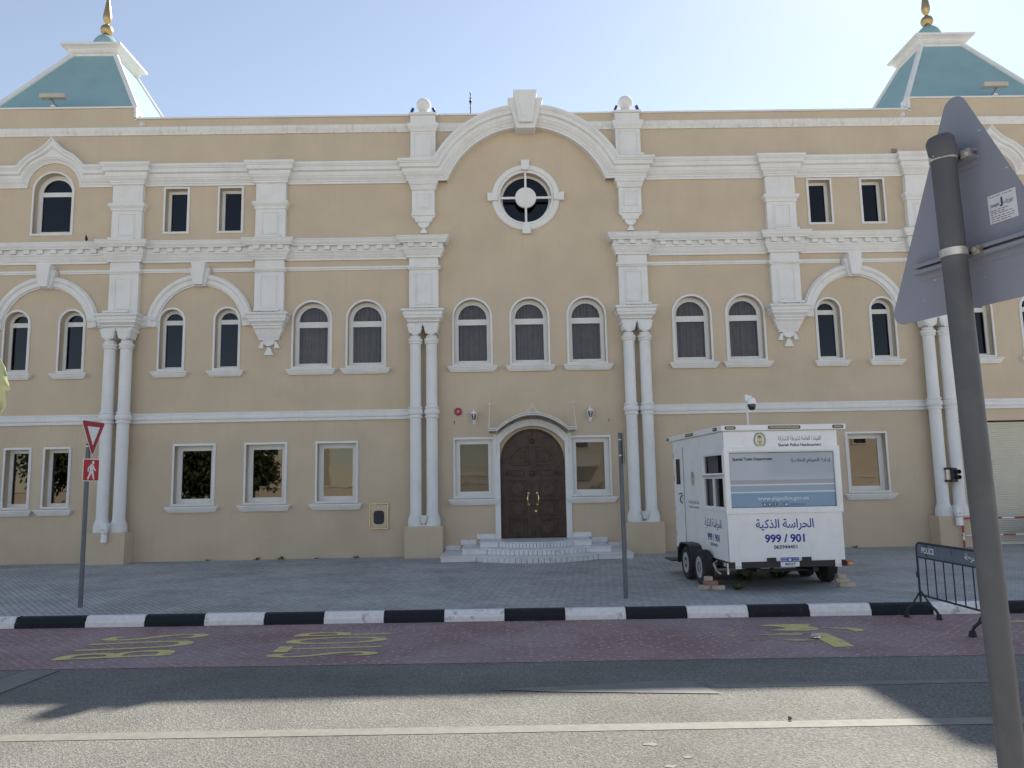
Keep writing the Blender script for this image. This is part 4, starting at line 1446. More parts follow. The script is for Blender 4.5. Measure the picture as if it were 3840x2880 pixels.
# marker lamps on the roof edge
def rlamp(hw, cx, z, y, T=None, mname='lens'):
    b = MB()
    b.prism([(cx + x, z + q) for x, q in rr(hw, .028, .022)], y - .02, y, T)
    l = obj('marker_lamp', b, M['black'], roof)
for cx, hw in ((.115, .10), (1.12, .30), (2.125, .10)):
    b = MB().prism([(cx + x, z_(3.1) + q) for x, q in rr(hw, .03, .024)], -.075, -.0605)
    b.cur = 1
    b.prism([(cx + x, z_(3.1) + q) for x, q in rr(hw - .022, .014, .01)], -.079, -.0755)
    obj('marker_lamp', b, [M['black'], M['lens']], roof)
for u, hw in ((-.3, .1), (-2.0, .26), (-3.75, .08)):
    T_ = SIDE
    b = MB().prism([(u + x, z_(3.1) + q) for x, q in rr(hw, .03, .024)], -.065, -.0505, T_)
    b.cur = 1
    b.prism([(u + x, z_(3.1) + q) for x, q in rr(hw - .022, .014, .01)], -.069, -.0655, T_)
    obj('marker_lamp', b, [M['black'], M['lens']], roof)
# front window with printed film
b = MB()
b.face_sweep([(.085, z_(1.655)), (.085, z_(2.65)), (2.04, z_(2.65)), (2.04, z_(1.655))], [(0, -.04), (0, .012), (.03, .03), (.1, .03), (.105, 0), (.105, -.002)], True, 0)
fwin = obj('front_window', b, M['booth'], TR)
obj('pane', MB().add([(.06, .03, z_(1.635)), (2.065, .03, z_(1.635)), (2.065, .03, z_(2.685)), (.06, .03, z_(2.685))], [(0, 1, 2, 3)]), M['darkglass'], fwin)
b = MB()
FILM = [('film_top', 2.075, 2.64, (.42, .465, .54)), ('f', 2.05, 2.075, (.58, .64, .72)), ('f', 1.942, 2.05, (.22, .33, .44)), ('f', 1.918, 1.942, (.56, .63, .7)), ('f', 1.668, 1.918, (.10, .27, .44))]
mats = []
for i, (nm, a, c, col) in enumerate(FILM):
    mats.append(mat('film', col, 0.06, 0.03, 2, spec=0.5))
    b.cur = i
    b.add([(.10, .026, z_(a)), (2.035, .026, z_(a)), (2.035, .026, z_(c)), (.10, .026, z_(c))], [(0, 1, 2, 3)])
b.cur = len(FILM)
mats.append(mat('film', (.28, .32, .39), 0.06, 0.03, 2, spec=0.5))
b.add([(.10, .0255, z_(2.075)), (2.035, .0255, z_(2.075)), (2.035, .0255, z_(2.15)), (.10, .0255, z_(2.15))], [(0, 1, 2, 3)])
obj('printed_film', b, mats, fwin)
M['pale'] = mat('pale_lettering', (0.6, 0.66, 0.72), 0.4, 0.02)
M['dimblue'] = mat('dim_lettering', (0.035, 0.09, 0.2), 0.4, 0.02)
text('lettering', 'Special Tasks Department', (.155, .90, z_(2.49), z_(2.562)), M['ink'], fwin, .0225, .028)
text('lettering', arabic('إدارة المهام الخاصة'), (1.24, 1.985, z_(2.44), z_(2.535)), M['ink'], fwin, .0225, .012)
text('lettering', 'www.shjpolice.gov.ae', (.58, 1.53, z_(1.765), z_(1.85)), M['pale'], fwin, .0225, .018)
text('lettering', '@shjpolice', (1.195, 1.467, z_(1.678), z_(1.728)), M['dimblue'], fwin, .0225)
# the five round-cornered icons
for i, cx in enumerate((.704, .80, .90, 1.0, 1.11)):
    b = MB()
    zc = z_(1.712)
    b.prism([(cx + x, zc + q) for x, q in rr(.034, .034, .01, 3)], .0215, .0225)
    b.cur = 1
    y0, y1 = .0205, .0214
    if i == 0:
        b.prism([(cx - .018, zc - .02), (cx + .018, zc - .02), (cx + .013, zc), (cx + .012, zc + .012)] + arc(cx, zc + .012, .012, 0, pi, 6)[1:] + [(cx - .013, zc)], y0, y1)
    elif i == 1:
        b.prism([(cx - .024, zc - .014), (cx + .004, zc - .02), (cx + .02, zc), (cx + .024, zc + .014), (cx + .014, zc + .012), (cx + .004, zc + .018), (cx - .002, zc + .006), (cx - .02, zc + .015), (cx - .012, zc - .006)], y0, y1)
    elif i == 2:
        b.prism([(cx - .004, zc - .026), (cx + .005, zc - .026), (cx + .005, zc - .002), (cx + .013, zc - .002), (cx + .014, zc + .007), (cx + .005, zc + .007), (cx + .006, zc + .014), (cx + .014, zc + .015), (cx + .014, zc + .023), (cx + .002, zc + .022), (cx - .004, zc + .015), (cx - .004, zc + .007), (cx - .01, zc + .007), (cx - .01, zc - .002), (cx - .004, zc - .002)], y0, y1)
    elif i == 3:
        b.face_sweep([(cx + x, zc + q) for x, q in rr(.02, .02, .007, 3)][::-1], [(0, 0), (0, .001), (.005, .001), (.005, 0)], True, y1)
        b.face_sweep(arc(cx, zc, .009, 2 * pi, 0, 14)[:-1], [(0, 0), (0, .001), (.004, .001), (.004, 0)], True, y1)
        b.box(cx + .011, cx + .015, y0, y1, zc + .011, zc + .015)
    else:
        b.prism([(cx + x, zc - .009 + q) for x, q in rr(.023, .013, .005, 3)], y0, y1)
        b.prism([(cx - .014, zc + .022), (cx - .009, zc + .022), (cx - .006, zc + .014), (cx - .003, zc + .022), (cx + .002, zc + .022), (cx - .004, zc + .008), (cx - .009, zc + .008)], y0, y1)
        b.prism([(cx + .005, zc + .008), (cx + .014, zc + .008), (cx + .014, zc + .02), (cx + .005, zc + .02)], y0, y1)
    obj('icon', b, [M['dimblue'], M['pale']], fwin)
# lettering on the front panel
text('lettering', arabic('القيادة العامة لشرطة الشارقة'), (1.012, 1.82, z_(2.835), z_(2.945)), M['ink'], body, -.002, .0)
text('lettering', 'Sharjah Police Headquarters', (1.012, 1.818, z_(2.728), z_(2.81)), M['navy'], body, -.002, .028)
text('lettering', arabic('الحراسة الذكية'), (.51, 1.58, z_(1.235), z_(1.45)), M['blue'], body, -.002, .018)
text('lettering', '999 / 901', (.665, 1.398, z_(1.025), z_(1.175)), M['blue'], body, -.002, .035)
text('lettering', '065944401', (.82, 1.25, z_(.915), z_(.983)), M['navy'], body, -.002, .03)
def emblem(parent, T, sx=1.0, sc_=1.0):
    """wreath with a palm tree, centred at the origin of T"""
    b = MB()
    b.cur = 2
    b.prism([(.098 * cos(a), .115 * sin(a)) for a in [2 * pi * i / 28 for i in range(28)]], -.0015, 0, T)
    b.cur = 0
    for s in (-1, 1):
        for k in range(15):
            a = rad(-62 + k * 10.0)
            cx, cz = s * .104 * cos(a), .125 * sin(a) + .0
            for q in (-1, 1):
                d = a + q * .75 + rad(90)
                e = Vector((s * cos(d), sin(d))) * .022
                nn = Vector((-e.y, e.x)) * .26
                b.prism([(cx - e.x * .2, cz - e.y * .2), (cx + e.x * .5 + nn.x, cz + e.y * .5 + nn.y), (cx + e.x, cz + e.y), (cx + e.x * .5 - nn.x, cz + e.y * .5 - nn.y)], -.0035, -.0016, T)
    b.cur = 1
    for k in range(11):
        a = rad(-35 + 25 * k)
        l = .055
        p = Vector((l * cos(a), .045 + l * sin(a) * .9 - .008 * abs(cos(a))))
        m = Vector((l * .5 * cos(a), .05 + l * .55 * sin(a)))
        nn = Vector((-sin(a), cos(a))) * .0045
        b.prism([(0, .045), (m.x - nn.x, m.y - nn.y), (p.x, p.y), (m.x + nn.x, m.y + nn.y)], -.0035, -.0016, T)
    b.cur = 3
    b.prism([(-.007, -.08), (.007, -.08), (.005, .045), (-.005, .045)], -.003, -.0016, T)
    for s in (-1, 1):
        b.prism([(s * .006, -.06), (s * .035, -.012), (s * .045, .01), (s * .028, .0), (s * .004, -.035)], -.003, -.0016, T)
        b.prism([(s * .01, -.07), (s * .05, -.045), (s * .052, -.03), (s * .012, -.05)], -.003, -.0016, T)
    b.prism([(-.045, -.105), (.045, -.105), (.03, -.08), (-.03, -.08)], -.003, -.0016, T)
    b.cur = 3
    b.prism([(-.075, -.142), (.075, -.142), (.08, -.13), (.03, -.122), (-.03, -.122), (-.08, -.13)], -.0025, 0, T)
    return obj('emblem', b, [M['ink'], M['green'], M['emcream'], M['emtan']], parent)
emblem(body, Matrix.Translation((.675, -.001, z_(2.878))))
SL_ = [c for c in TR.children if c.name.startswith('side_panel')][0]
emblem(SL_, SIDE @ Matrix.Translation((-2.07, -.001, z_(2.20))))
def stext(body_, box, m, bold=0.0):
    text('lettering', body_, box, m, SL_, -.002, bold, SIDE)
stext(arabic('القيادة العامة لشرطة الشارقة'), (-2.44, -1.7, z_(1.665), z_(1.755)), M['ink'])
stext('Sharjah Police Headquarters', (-2.44, -1.7, z_(1.585), z_(1.635)), M['navy'], .01)
stext(arabic('الحراسة الذكية'), (-1.37, -.36, z_(1.225), z_(1.435)), M['blue'], .008)
stext('999 / 901', (-1.235, -.50, z_(1.01), z_(1.15)), M['blue'], .035)
stext('065944401', (-1.07, -.64, z_(.915), z_(.98)), M['navy'], .015)
# side windows
def swin(u0, u1, z0, z1, mull):
    b = MB()
    me = MB()
    b.face_sweep([(u0, z0), (u0, z1), (u1, z1), (u1, z0)], [(0, -.04), (0, .012), (.03, .022), (.07, .022), (.075, 0), (.075, -.002)], True, 0)
    if mull is not None:
        b.box(mull - .022, mull + .022, -.008, .03, z0, z1)
    b.v = [tuple(SIDE @ Vector(p)) for p in b.v]
    w = obj('side_window', b, M['booth'], TR)
    b = MB().add([(u0 - .02, .025, z0 - .02), (u1 + .02, .025, z0 - .02), (u1 + .02, .025, z1 + .02), (u0 - .02, .025, z1 + .02)], [(0, 1, 2, 3)])
    b.v = [tuple(SIDE @ Vector(p)) for p in b.v]
    obj('pane', b, M['glass_booth'], w)
    b = MB().add([(u0 - .02, .09, z0 - .02), (u0 + (u1 - u0) * .45, .12, z0 - .02), (u0 + (u1 - u0) * .45, .12, z1 + .02), (u0 - .02, .09, z1 + .02)], [(0, 1, 2, 3)])
    b.v = [tuple(SIDE @ Vector(p)) for p in b.v]
    obj('curtain', b, M['booth'], w)
swin(-1.27, -.12, z_(2.29), z_(2.62), None)
swin(-1.29, -.12, z_(1.67), z_(2.19), -.71)
# door on the left side
b = MB()
b.face_sweep([(-3.42, z_(.82)), (-3.42, z_(2.87)), (-2.76, z_(2.87)), (-2.76, z_(.82))], [(0, 0), (0, .004), (-.02, .004), (-.02, 0)][::-1], True, 0)
b.box(-3.4, -2.78, -.02, -.002, z_(.84), z_(2.85))
b.v = [tuple(SIDE @ Vector(p)) for p in b.v]
d = obj('booth_door', b, M['booth'], TR)
b = MB().box(-2.755, -2.735, -.006, -.001, z_(.82), z_(2.88))
b.v = [tuple(SIDE @ Vector(p)) for p in b.v]
obj('door_seal', b, M['black'], d)
b = MB().box(-3.24, -2.94, -.028, -.0205, z_(2.08), z_(2.63))
b.v = [tuple(SIDE @ Vector(p)) for p in b.v]
obj('door_window', b, M['darkglass'], d)
b = MB().tube([(-2.84, -.02, z_(1.89)), (-2.84, -.06, z_(1.88)), (-2.98, -.06, z_(1.87))], .012, 8)
b.tube([(-2.83, -.02, z_(1.85)), (-2.83, -.07, z_(1.8)), (-2.84, -.07, z_(1.72)), (-2.84, -.02, z_(1.67))], .012, 8)
b.v = [tuple(SIDE @ Vector(p)) for p in b.v]
obj('door_handle', b, M['black'], d, smooth=40)
for z in (2.72, 2.2, 1.55, 1.0):
    b = MB().box(-3.46, -3.42, -.03, -.002, z_(z) - .05, z_(z) + .05)
    b.v = [tuple(SIDE @ Vector(p)) for p in b.v]
    obj('hinge', b, M['steel'], d)
# chassis
b = MB()
b.box(.0, W, -.02, .06, z_(.59), z_(.70)).box(0.0, .07, .061, LN, z_(.58), z_(.695)).box(W - .07, W, .061, LN, z_(.58), z_(.695)).box(.08, W - .08, LN - .08, LN, z_(.58), z_(.695))
b.box(.675, .845, -.024, -.002, z_(.70), z_(.765)).box(1.32, 1.49, -.024, -.002, z_(.70), z_(.765))
for y in (1.12, 2.04):
    b.tube([(-.1, y, z_(.5)), (W + .1, y, z_(.5))], .035, 10)
b.box(.5, .58, .06, LN, z_(.5), z_(.58)).box(1.54, 1.62, .06, LN, z_(.5), z_(.58)).box(.3, 1.8, .4, .46, z_(.47), z_(.52))
obj('chassis', b, M['black'], TR, bevel=0.004)
for x in (.09, 1.92):
    b = MB().box(x, x + .11, -.028, -.0205, z_(.585), z_(.73))
    b.cur = 1
    for q in (.03, .08):
        b.lathe([(.014, 0), (.013, -.006)], (x + q, -.028, z_(.62)), 12, 'y')
    obj('bolt_plate', b, [M['booth'], M['galv']], TR)
b = MB().box(W + .0, W + .12, -.07, .02, z_(.595), z_(.685))
tl = obj('tail_lamp', b, M['redlens'], TR, bevel=0.008)
obj('reflector', MB().box(W + .02, W + .11, -.074, -.0705, z_(.615), z_(.665)), M['lens'], tl)
b = MB()
for i in range(3):
    b.add([tuple(SIDE @ Vector(p)) for p in ((-.34 + i * .05, -.004, z_(.6)), (-.31 + i * .05, -.004, z_(.6)), (-.295 + i * .05, -.004, z_(.635)), (-.31 + i * .05, -.004, z_(.67)), (-.34 + i * .05, -.004, z_(.67)), (-.325 + i * .05, -.004, z_(.635)))], [(0, 1, 2, 3, 4, 5)])
obj('chevron_sticker', b, M['white'], TR)
b = MB()
b.tube([tuple(SIDE @ Vector(p)) for p in ((-.62, -.06, z_(.62)), (-.55, -.12, z_(.6)), (-.45, -.1, z_(.5)), (-.4, -.04, z_(.45)))], .02, 8)
b.tube([tuple(SIDE @ Vector(p)) for p in ((-.66, -.02, z_(.66)), (-.5, -.14, z_(.63)), (-.42, -.12, z_(.55)))], .016, 8)
obj('jack_leg', MB().tube([tuple(SIDE @ Vector(p)) for p in ((-.08, -.01, z_(.68)), (-.06, -.02, z_(.48)))], .022, 8), M['galv'], TR, smooth=40)
obj('stabiliser_jack', b, M['galv'], TR, smooth=40)
b = MB().box(-.35, .0, 2.75, 3.3, z_(.46), z_(.49))
obj('step', b, M['black'], TR)
# number plate
b = MB().prism([(1.085 + x, z_(.685) + q) for x, q in rr(.172, .083, .015, 3)], -.034, -.0285)
pl = obj('number_plate', b, M['white'], TR)
obj('plate_band', MB().prism([(1.085 + x, z_(.725) + q) for x, q in rr(.168, .04, .012, 3)], -.036, -.0342), M['plateblue'], pl)
text('lettering', '4007', (.985, 1.19, z_(.622), z_(.672)), M['ink'], pl, -.0355, .02)
text('lettering', 'SHARJAH', (.925, 1.035, z_(.73), z_(.753)), M['white'], pl, -.0375, .02)
text('lettering', 'POLICE', (.925, 1.035, z_(.698), z_(.721)), M['white'], pl, -.0375, .02)
text('lettering', arabic('شرطة'), (1.14, 1.245, z_(.73), z_(.757)), M['white'], pl, -.0375, .02)
text('lettering', arabic('الشارقة'), (1.135, 1.25, z_(.694), z_(.722)), M['white'], pl, -.0375, .02)
obj('plate_badge', MB().lathe([(.028, 0), (.028, -.002), (.02, -.003)], (1.085, -.036, z_(.725)), 16, 'y'), M['emcream'], pl)
# wheels
def wheel(x, y, s, parent=TR):
    t = obj('wheel', MB().lathe([(.11, -.10), (.2, -.095), (.215, -.1), (.30, -.105), (.325, -.085), (.333, -.06), (.333, .06), (.325, .085), (.30, .105), (.215, .10), (.2, .095), (.11, .10)], (0, 0, 0), 36, 'x'), M['rubber'], TR, loc=(x, y, .333), smooth=35)
    b = MB()
    o = s * -.10
    b.lathe([(.205, o), (.19, o * .95), (.18, o * .55), (.08, o * .6), (.07, o * .85), (.045, o * 1.05), (.01, o * 1.08)], (0, 0, 0), 28, 'x')
    obj('rim', b, M['rim'], t, smooth=35)
    b = MB()
    for k in range(8):
        a = k * pi / 4
        b.lathe([(.024, o * .62), (.022, o * .66)], (0, .128 * cos(a), .128 * sin(a)), 10, 'x')
    obj('rim_hole', b, M['black'], t)
    return t
for y in (1.12, 2.04):
    wheel(-.135, y, 1)
    wheel(W + .135, y, -1)
# mudguard: flat-topped arch over both wheels
for x0, x1 in ((-.25, -.003), (W + .003, W + .25)):
    pts = [(.95, .58), (.95, .62), (1.5, .62), (1.62, .66), (1.72, .74)]
    prof = [(1.52, .30), (1.52, .44), (1.60, .60), (1.70, .69), (1.84, .725), (2.30, .725), (2.42, .69), (2.52, .6), (2.60, .44), (2.62, .30)]
    inner = [(y + (.02 if y < 2 else -.02), z - .018) for y, z in prof]
    b = MB()
    n = len(prof)
    vs = [(x, y, z) for x in (x0, x1) for y, z in prof + inner[::-1]]
    m = 2 * n
    b.add(vs, [(i, (i + 1) % m, (i + 1) % m + m, i + m) for i in range(m)] + [tuple(range(m))[::-1], tuple(range(m, 2 * m))])
    obj('mudguard', b, M['black'], TR)
# camera mast
t = obj('camera_mast', MB().tube([(1.0, 1.4, z_(3.14)), (.98, 1.4, z_(3.84))], .014, 10), M['white'], TR, smooth=40)
b = MB().box(.95, .995, 1.33, 1.43, z_(3.74), z_(3.86)).box(.995, 1.075, 1.34, 1.39, z_(3.79), z_(3.84))
b.lathe([(.03, z_(3.80)), (.06, z_(3.79)), (.082, z_(3.74)), (.085, z_(3.67)), (.08, z_(3.665))], (1.06, 1.32, 0), 24)
obj('camera_housing', b, M['white'], t, smooth=40)
b = MB().lathe([(.078, z_(3.665)), (.078, z_(3.62)), (.066, z_(3.57)), (.04, z_(3.545)), (.004, z_(3.54))], (1.06, 1.32, 0), 24)
obj('camera_dome', b, M['darkglass'], t, smooth=50)

# bricks chocking the wheels
BK = []
def brick(x, y, z, rot, label, m='brick', l=.2, w=.1, h=.075):
    b = MB().box(-l / 2, l / 2, -w / 2, w / 2, 0, h)
    o = obj('brick', b, M[m], None, (x, y, z), rad(rot), bevel=0.008)
    tag(o, label, 'brick', 'bricks chocking the trailer wheels')
bx, by = 3.86, 14.70
brick(bx - .17, by - .16, G, 8, 'pale brick on the ground, left one under the red brick by the wheel')
brick(bx + .06, by - .24, G, -4, 'pale brick on the ground, right one under the red brick by the wheel', l=.24)
brick(bx - .06, by - .17, G + .076, 3, 'reddish brick in the middle of the stack by the left front wheel', 'brickred', l=.26)
brick(bx - .09, by - .15, G + .152, 10, 'small pale brick on top of the reddish brick', l=.14)
rx, ry = 6.30, 14.62
brick(rx, ry - .13, G, 6, 'bottom brick of the stack by the right hand trailer wheel', l=.32, w=.14)
brick(rx - .06, ry - .1, G + .076, 3, 'middle brick of the stack by the right hand trailer wheel', l=.26)
brick(rx - .07, ry - .1, G + .152, 8, 'topmost brick of the stack by the right hand trailer wheel', l=.18)

# ------------------------------------------------------------------ signs
def rtri(pts, r, n=6):
    """round the corners of a polygon"""
    o = []
    m = len(pts)
    for i in range(m):
        p, a, c = Vector(pts[i]), Vector(pts[i - 1]), Vector(pts[(i + 1) % m])
        d0, d1 = (a - p).normalized(), (c - p).normalized()
        ang = d0.angle(d1)
        L = r / math.tan(ang / 2)
        ctr = p + (d0 + d1).normalized() * (r / sin(ang / 2))
        s, e = p + d0 * L, p + d1 * L
        a0 = math.atan2(s.y - ctr.y, s.x - ctr.x)
        a1 = math.atan2(e.y - ctr.y, e.x - ctr.x)
        while a1 - a0 > pi:
            a1 -= 2 * pi
        while a1 - a0 < -pi:
            a1 += 2 * pi
        o += [(ctr.x + r * cos(a0 + (a1 - a0) * k / n), ctr.y + r * sin(a0 + (a1 - a0) * k / n)) for k in range(n + 1)]
    return o
def strap(b, z, r=.041, h=.022):
    b.lathe([(r, z - h / 2), (r + .003, z - h / 2), (r + .003, z + h / 2), (r, z + h / 2)], (0, 0, 0), 24)
# give-way sign with pedestrian plate
gw = thing('give_way_sign', 'red and white give-way triangle above a red pedestrian plate on a grey post', 'road sign', (-7.43, 13.91, G))
obj('post', MB().lathe([(.04, 0), (.04, 3.02 - G), (.036, 3.03 - G)], (0, 0, 0), 20), M['postgrey'], gw, smooth=40)
A = rad(87)
R = Matrix.Rotation(A, 4, 'Z') @ Matrix.Translation((0, -.075, 0))
R2 = Matrix.Rotation(A, 4, 'Z') @ Matrix.Translation((0.0, -.075, 0))
ty = 3.43 - G
tri = [(-.37, ty), (.37, ty), (0, ty - .64)]
b = MB().prism(rtri(tri, .03), -.004, 0, R)
pl = obj('give_way_plate', b, M['white'], gw)
def inset(p, q):
    cx, cz = 0, ty - .213
    return [(cx + (x - cx) * q, cz + (z - cz) * q) for x, z in p]
obj('red_border', MB().prism(rtri(inset(tri, .955), .026), -.0065, -.0045, R), M['red'], pl)
obj('white_centre', MB().prism(inset(tri, .52), -.009, -.007, R), M['white'], pl)
R3 = Matrix.Rotation(rad(80), 4, 'Z') @ Matrix.Translation((0.0, -.075, 0))
pz = 2.555 - G
b = MB().prism([(x, pz + q) for x, q in rr(.21, .20, .03)], -.004, 0, R3)
pp = obj('pedestrian_plate', b, M['white'], gw)
obj('red_field', MB().prism([(x, pz + q) for x, q in rr(.195, .185, .025)], -.0065, -.0045, R3), M['red2'], pp)
b = MB()
def bone(x0, z0, x1, z1, w0, w1):
    d = Vector((x1 - x0, z1 - z0)).normalized()
    n = Vector((-d.y, d.x))
    b.prism([(x0 + n.x * w0, pz + z0 + n.y * w0), (x0 - n.x * w0, pz + z0 - n.y * w0), (x1 - n.x * w1, pz + z1 - n.y * w1), (x1 + n.x * w1, pz + z1 + n.y * w1)], -.009, -.007, R3)
b.prism([(.04 + .03 * cos(a), pz + .135 + .03 * sin(a)) for a in [2 * pi * i / 16 for i in range(16)]], -.009, -.007, R3)
bone(.02, .10, .0, -.01, .045, .04)
bone(-.01, .08, -.075, .03, .02, .016)
bone(-.075, .035, -.08, -.03, .016, .013)
bone(.04, .085, .07, .02, .018, .016)
bone(.065, .025, .115, -.01, .016, .013)
bone(-.01, -.01, -.04, -.09, .03, .022)
bone(-.04, -.085, -.085, -.165, .022, .016)
bone(.02, -.01, .05, -.09, .03, .022)
bone(.05, -.085, .07, -.165, .022, .017)
obj('walking_figure', b, M['white'], pp)
b = MB()
for z in (3.3 - G, 2.98 - G, 2.65 - G, 2.45 - G):
    if z < 2.84:
        strap(b, z)
obj('clamp', b, M['galv'], gw)
# slim post with an edge-on plate in front of the door
ps = thing('edge_on_sign', 'grey post with a sign plate seen edge-on standing before the double columns', 'road sign', (2.09, 13.64, G))
obj('post', MB().lathe([(.04, 0), (.04, 3.02 - G), (.034, 3.028 - G)], (0, 0, 0), 20), M['postgrey'], ps, smooth=40)
R = Matrix.Rotation(rad(-97.3), 4, 'Z') @ Matrix.Translation((0, .065, 0))
tz = 3.13 - G
pl = obj('sign_plate', MB().prism(rtri([(-.34, tz - .64), (.34, tz - .64), (0, tz)], .03), -.003, 0, R), M['signback'], ps)
b = MB()
for z in (2.91 - G, 2.63 - G):
    b.lathe([(.041, z - .012), (.045, z - .012), (.045, z + .012), (.041, z + .012)], (0, 0, 0), 20)
    b.box(.03, .075, -.012, .012, z - .014, z + .014)
obj('clamp', b, M['galv'], ps)
# the near sign, seen from behind
ns = thing('near_warning_sign', 'back of a large grey triangular sign clamped to a thick grey pole at the right', 'road sign', (1.2416 + .036, 2.0, .15))
ns.rotation_euler = (0, rad(-1.1), 0)
h = .15
obj('pole', MB().lathe([(.0315, 0), (.0315, 3.085 - h)], (0, 0, 0), 48), M['poledark'], ns, smooth=40)
obj('pole_cap', MB().lathe([(.0335, -.035), (.036, -.03), (.036, .02), (.03, .03), (.01, .033)], (-.002, -.002, 3.088 - h), 48, 'z', Matrix.Rotation(rad(7), 4, Vector((-.3, -.95, 0)))), M['poledark'], ns, smooth=40)
AN = rad(-68)
R = Matrix.Rotation(AN, 4, 'Z') @ Matrix.Translation((0, .07, 0))
tri = [(-.283, 2.645 - h), (.283, 2.645 - h), (0, 3.30 - h)]
b = MB().prism(rtri(tri, .035, 10), -.002, .0, R)
pl = obj('sign_plate', b, M['signback'], ns)
obj('plate_rim', MB().prism(rtri([(-.28, 2.647 - h), (.28, 2.647 - h), (0, 3.296 - h)], .035, 10), .0002, .0015, R), M['red'], pl)
for z, hw in ((3.06 - h, .055), (2.79 - h, .165)):
    b = MB()
    b.box(-hw, hw, -.005, -.0025, z - .032, z + .032, R)
    b.box(-hw, hw, -.026, -.0055, z - .014, z - .006, R).box(-hw, hw, -.026, -.0055, z + .006, z + .014, R)
    b.box(-hw, hw, -.0265, -.0235, z - .014, z - .004, R).box(-hw, hw, -.0265, -.0235, z + .004, z + .014, R)
    obj('channel', b, M['signback'], pl)
    b = MB()
    strap(b, z, .032, .021)
    for sx in (-1, 1):
        b.box(sx * .041 - .011, sx * .041 + .011, -.042, -.028, z - .011, z + .011, R)
        b.lathe([(.007, -.05), (.007, -.012)], (0, 0, 0), 6, 'y', R @ Matrix.Translation((sx * .043, 0, z)))
    for k in range(5):
        a = rad(180 + 20 + k * 22)
        b.lathe([(.0022, 0), (.0018, .0012)], (0, 0, 0), 8, 'y', Matrix.Rotation(a + pi / 2, 4, 'Z') @ Matrix.Translation((0, -.0362, z)))
    obj('clamp', b, M['galv'], ns, smooth=35)
# maker's sticker
b = MB().box(.064, .140, -.0032, -.0022, 2.855 - h, 2.932 - h, R)
M['sticker'] = mat('sticker_paper', (0.46, 0.47, 0.52), 0.6, 0.05, 30)
stk = obj('sticker', b, M['sticker'], pl)
def st_text(s_, x0, x1, z0, z1, m='ink', bold=0.0):
    text('lettering', s_, (x0, x1, z0 - h, z1 - h), M[m], stk, -.0035, bold, R)
st_text('Joseph', .069, .094, 2.896, 2.908, 'navy', .02)
st_text('J', .095, .104, 2.894, 2.919, 'navy', .06)
st_text(arabic('جوزيف'), .105, .132, 2.896, 2.912, 'navy', .01)
b = MB()
random.seed(3)
for z, n in ((2.926, 7), (2.889, 5), (2.884, 4), (2.879, 6), (2.872, 7), (2.866, 6), (2.860, 6)):
    x = .069
    for k in range(n):
        w = random.uniform(.004, .009)
        b.box(x, x + w, -.0037, -.0033, z - h - .0008, z - h + .0008, R)
        x += w + random.uniform(.001, .005)
        if x > .13:
            break
obj('small_print', b, M['ink'], stk)
for p in ((-.12, 2.75), (.06, 3.12), (.085, 3.10), (.12, 2.99), (-.16, 2.70), (.03, 2.72)):
    obj('paint_chip', MB().box(p[0], p[0] + random.uniform(.002, .008), -.0026, -.0021, p[1] - h, p[1] - h + .0018, R), M['sticker'], pl)

# ------------------------------------------------------------------ barriers
br = thing('crowd_barrier', 'dark grey steel crowd barrier with POLICE lettering standing at the kerb', 'barrier', (6.40, 12.1, 0), rad(-90))
LB = 1.66        # local x runs along the barrier
fz = 0.04
fr = MB()
zt_ = 1.15
pts = [(0, 0, .22)] + [(0, 0, zt_ - .1)] + [(.1 - .1 * cos(a), 0, zt_ - .1 + .1 * sin(a)) for a in [pi / 8 * k for k in range(1, 5)]] + [(LB - .1 + .1 * sin(a), 0, zt_ - .1 + .1 * cos(a)) for a in [pi / 8 * k for k in range(0, 5)]] + [(LB, 0, .22)]
fr.tube(pts, .0165, 10)
fr.tube([(0, 0, .36), (LB, 0, .36)], .015, 8)
fr.tube([(0, 0, .93), (LB, 0, .93)], .013, 8)
fr.box(-.045, -.015, -.015, .015, .62, .70)
obj('barrier_frame', fr, M['barrierbar'], br, smooth=40)
b = MB().box(.018, LB - .018, -.006, .006, .94, zt_ - .012)
bp = obj('name_board', b, M['barrier'], br)
TB = Matrix.Identity(4)
text('lettering', 'POLICE', (.16, .50, 1.0, 1.09), M['white'], bp, -.0075, .02)
text('lettering', arabic('شرطة'), (1.27, 1.55, .985, 1.1), M['white'], bp, -.0075, .02)
n = 7
for k in range(1, n):
    obj('barrier_bar', MB().tube([(LB * k / n, 0, .36), (LB * k / n, 0, .93)], .0095, 8), M['barrierbar'], br, smooth=40)
for x in (.02, LB - .02):
    RF = Matrix.Translation((x, 0, 0)) @ Matrix.Rotation(rad(-38 if x < .1 else -66), 4, 'Z')
    t = MB()
    t.tube([RF @ Vector(p) for p in ((0, -.225, .07), (0, -.19, .14), (0, -.115, .21), (0, 0, .235), (0, .115, .21), (0, .19, .14), (0, .225, .07))], .021, 10)
    t.tube([(x, 0, .42), RF @ Vector((0, -.12, .22))], .013, 8)
    t.tube([(x, 0, .42), RF @ Vector((0, .12, .22))], .013, 8)
    f = obj('foot', t, M['barrierbar'], br, smooth=40)
    for q in (-1, 1):
        A4 = [RF @ Vector(p) for p in ((-.04, q * .225 - .04, 0), (.04, q * .225 - .04, 0), (.04, q * .225 + .04, 0), (-.04, q * .225 + .04, 0))]
        B4 = [RF @ Vector(p) for p in ((-.028, q * .225 - .028, .085), (.028, q * .225 - .028, .085), (.028, q * .225 + .028, .085), (-.028, q * .225 + .028, .085))]
        obj('foot_pad', MB().frus([tuple(p) for p in A4][::-1], [tuple(p) for p in B4][::-1]), M['rubber'], f)

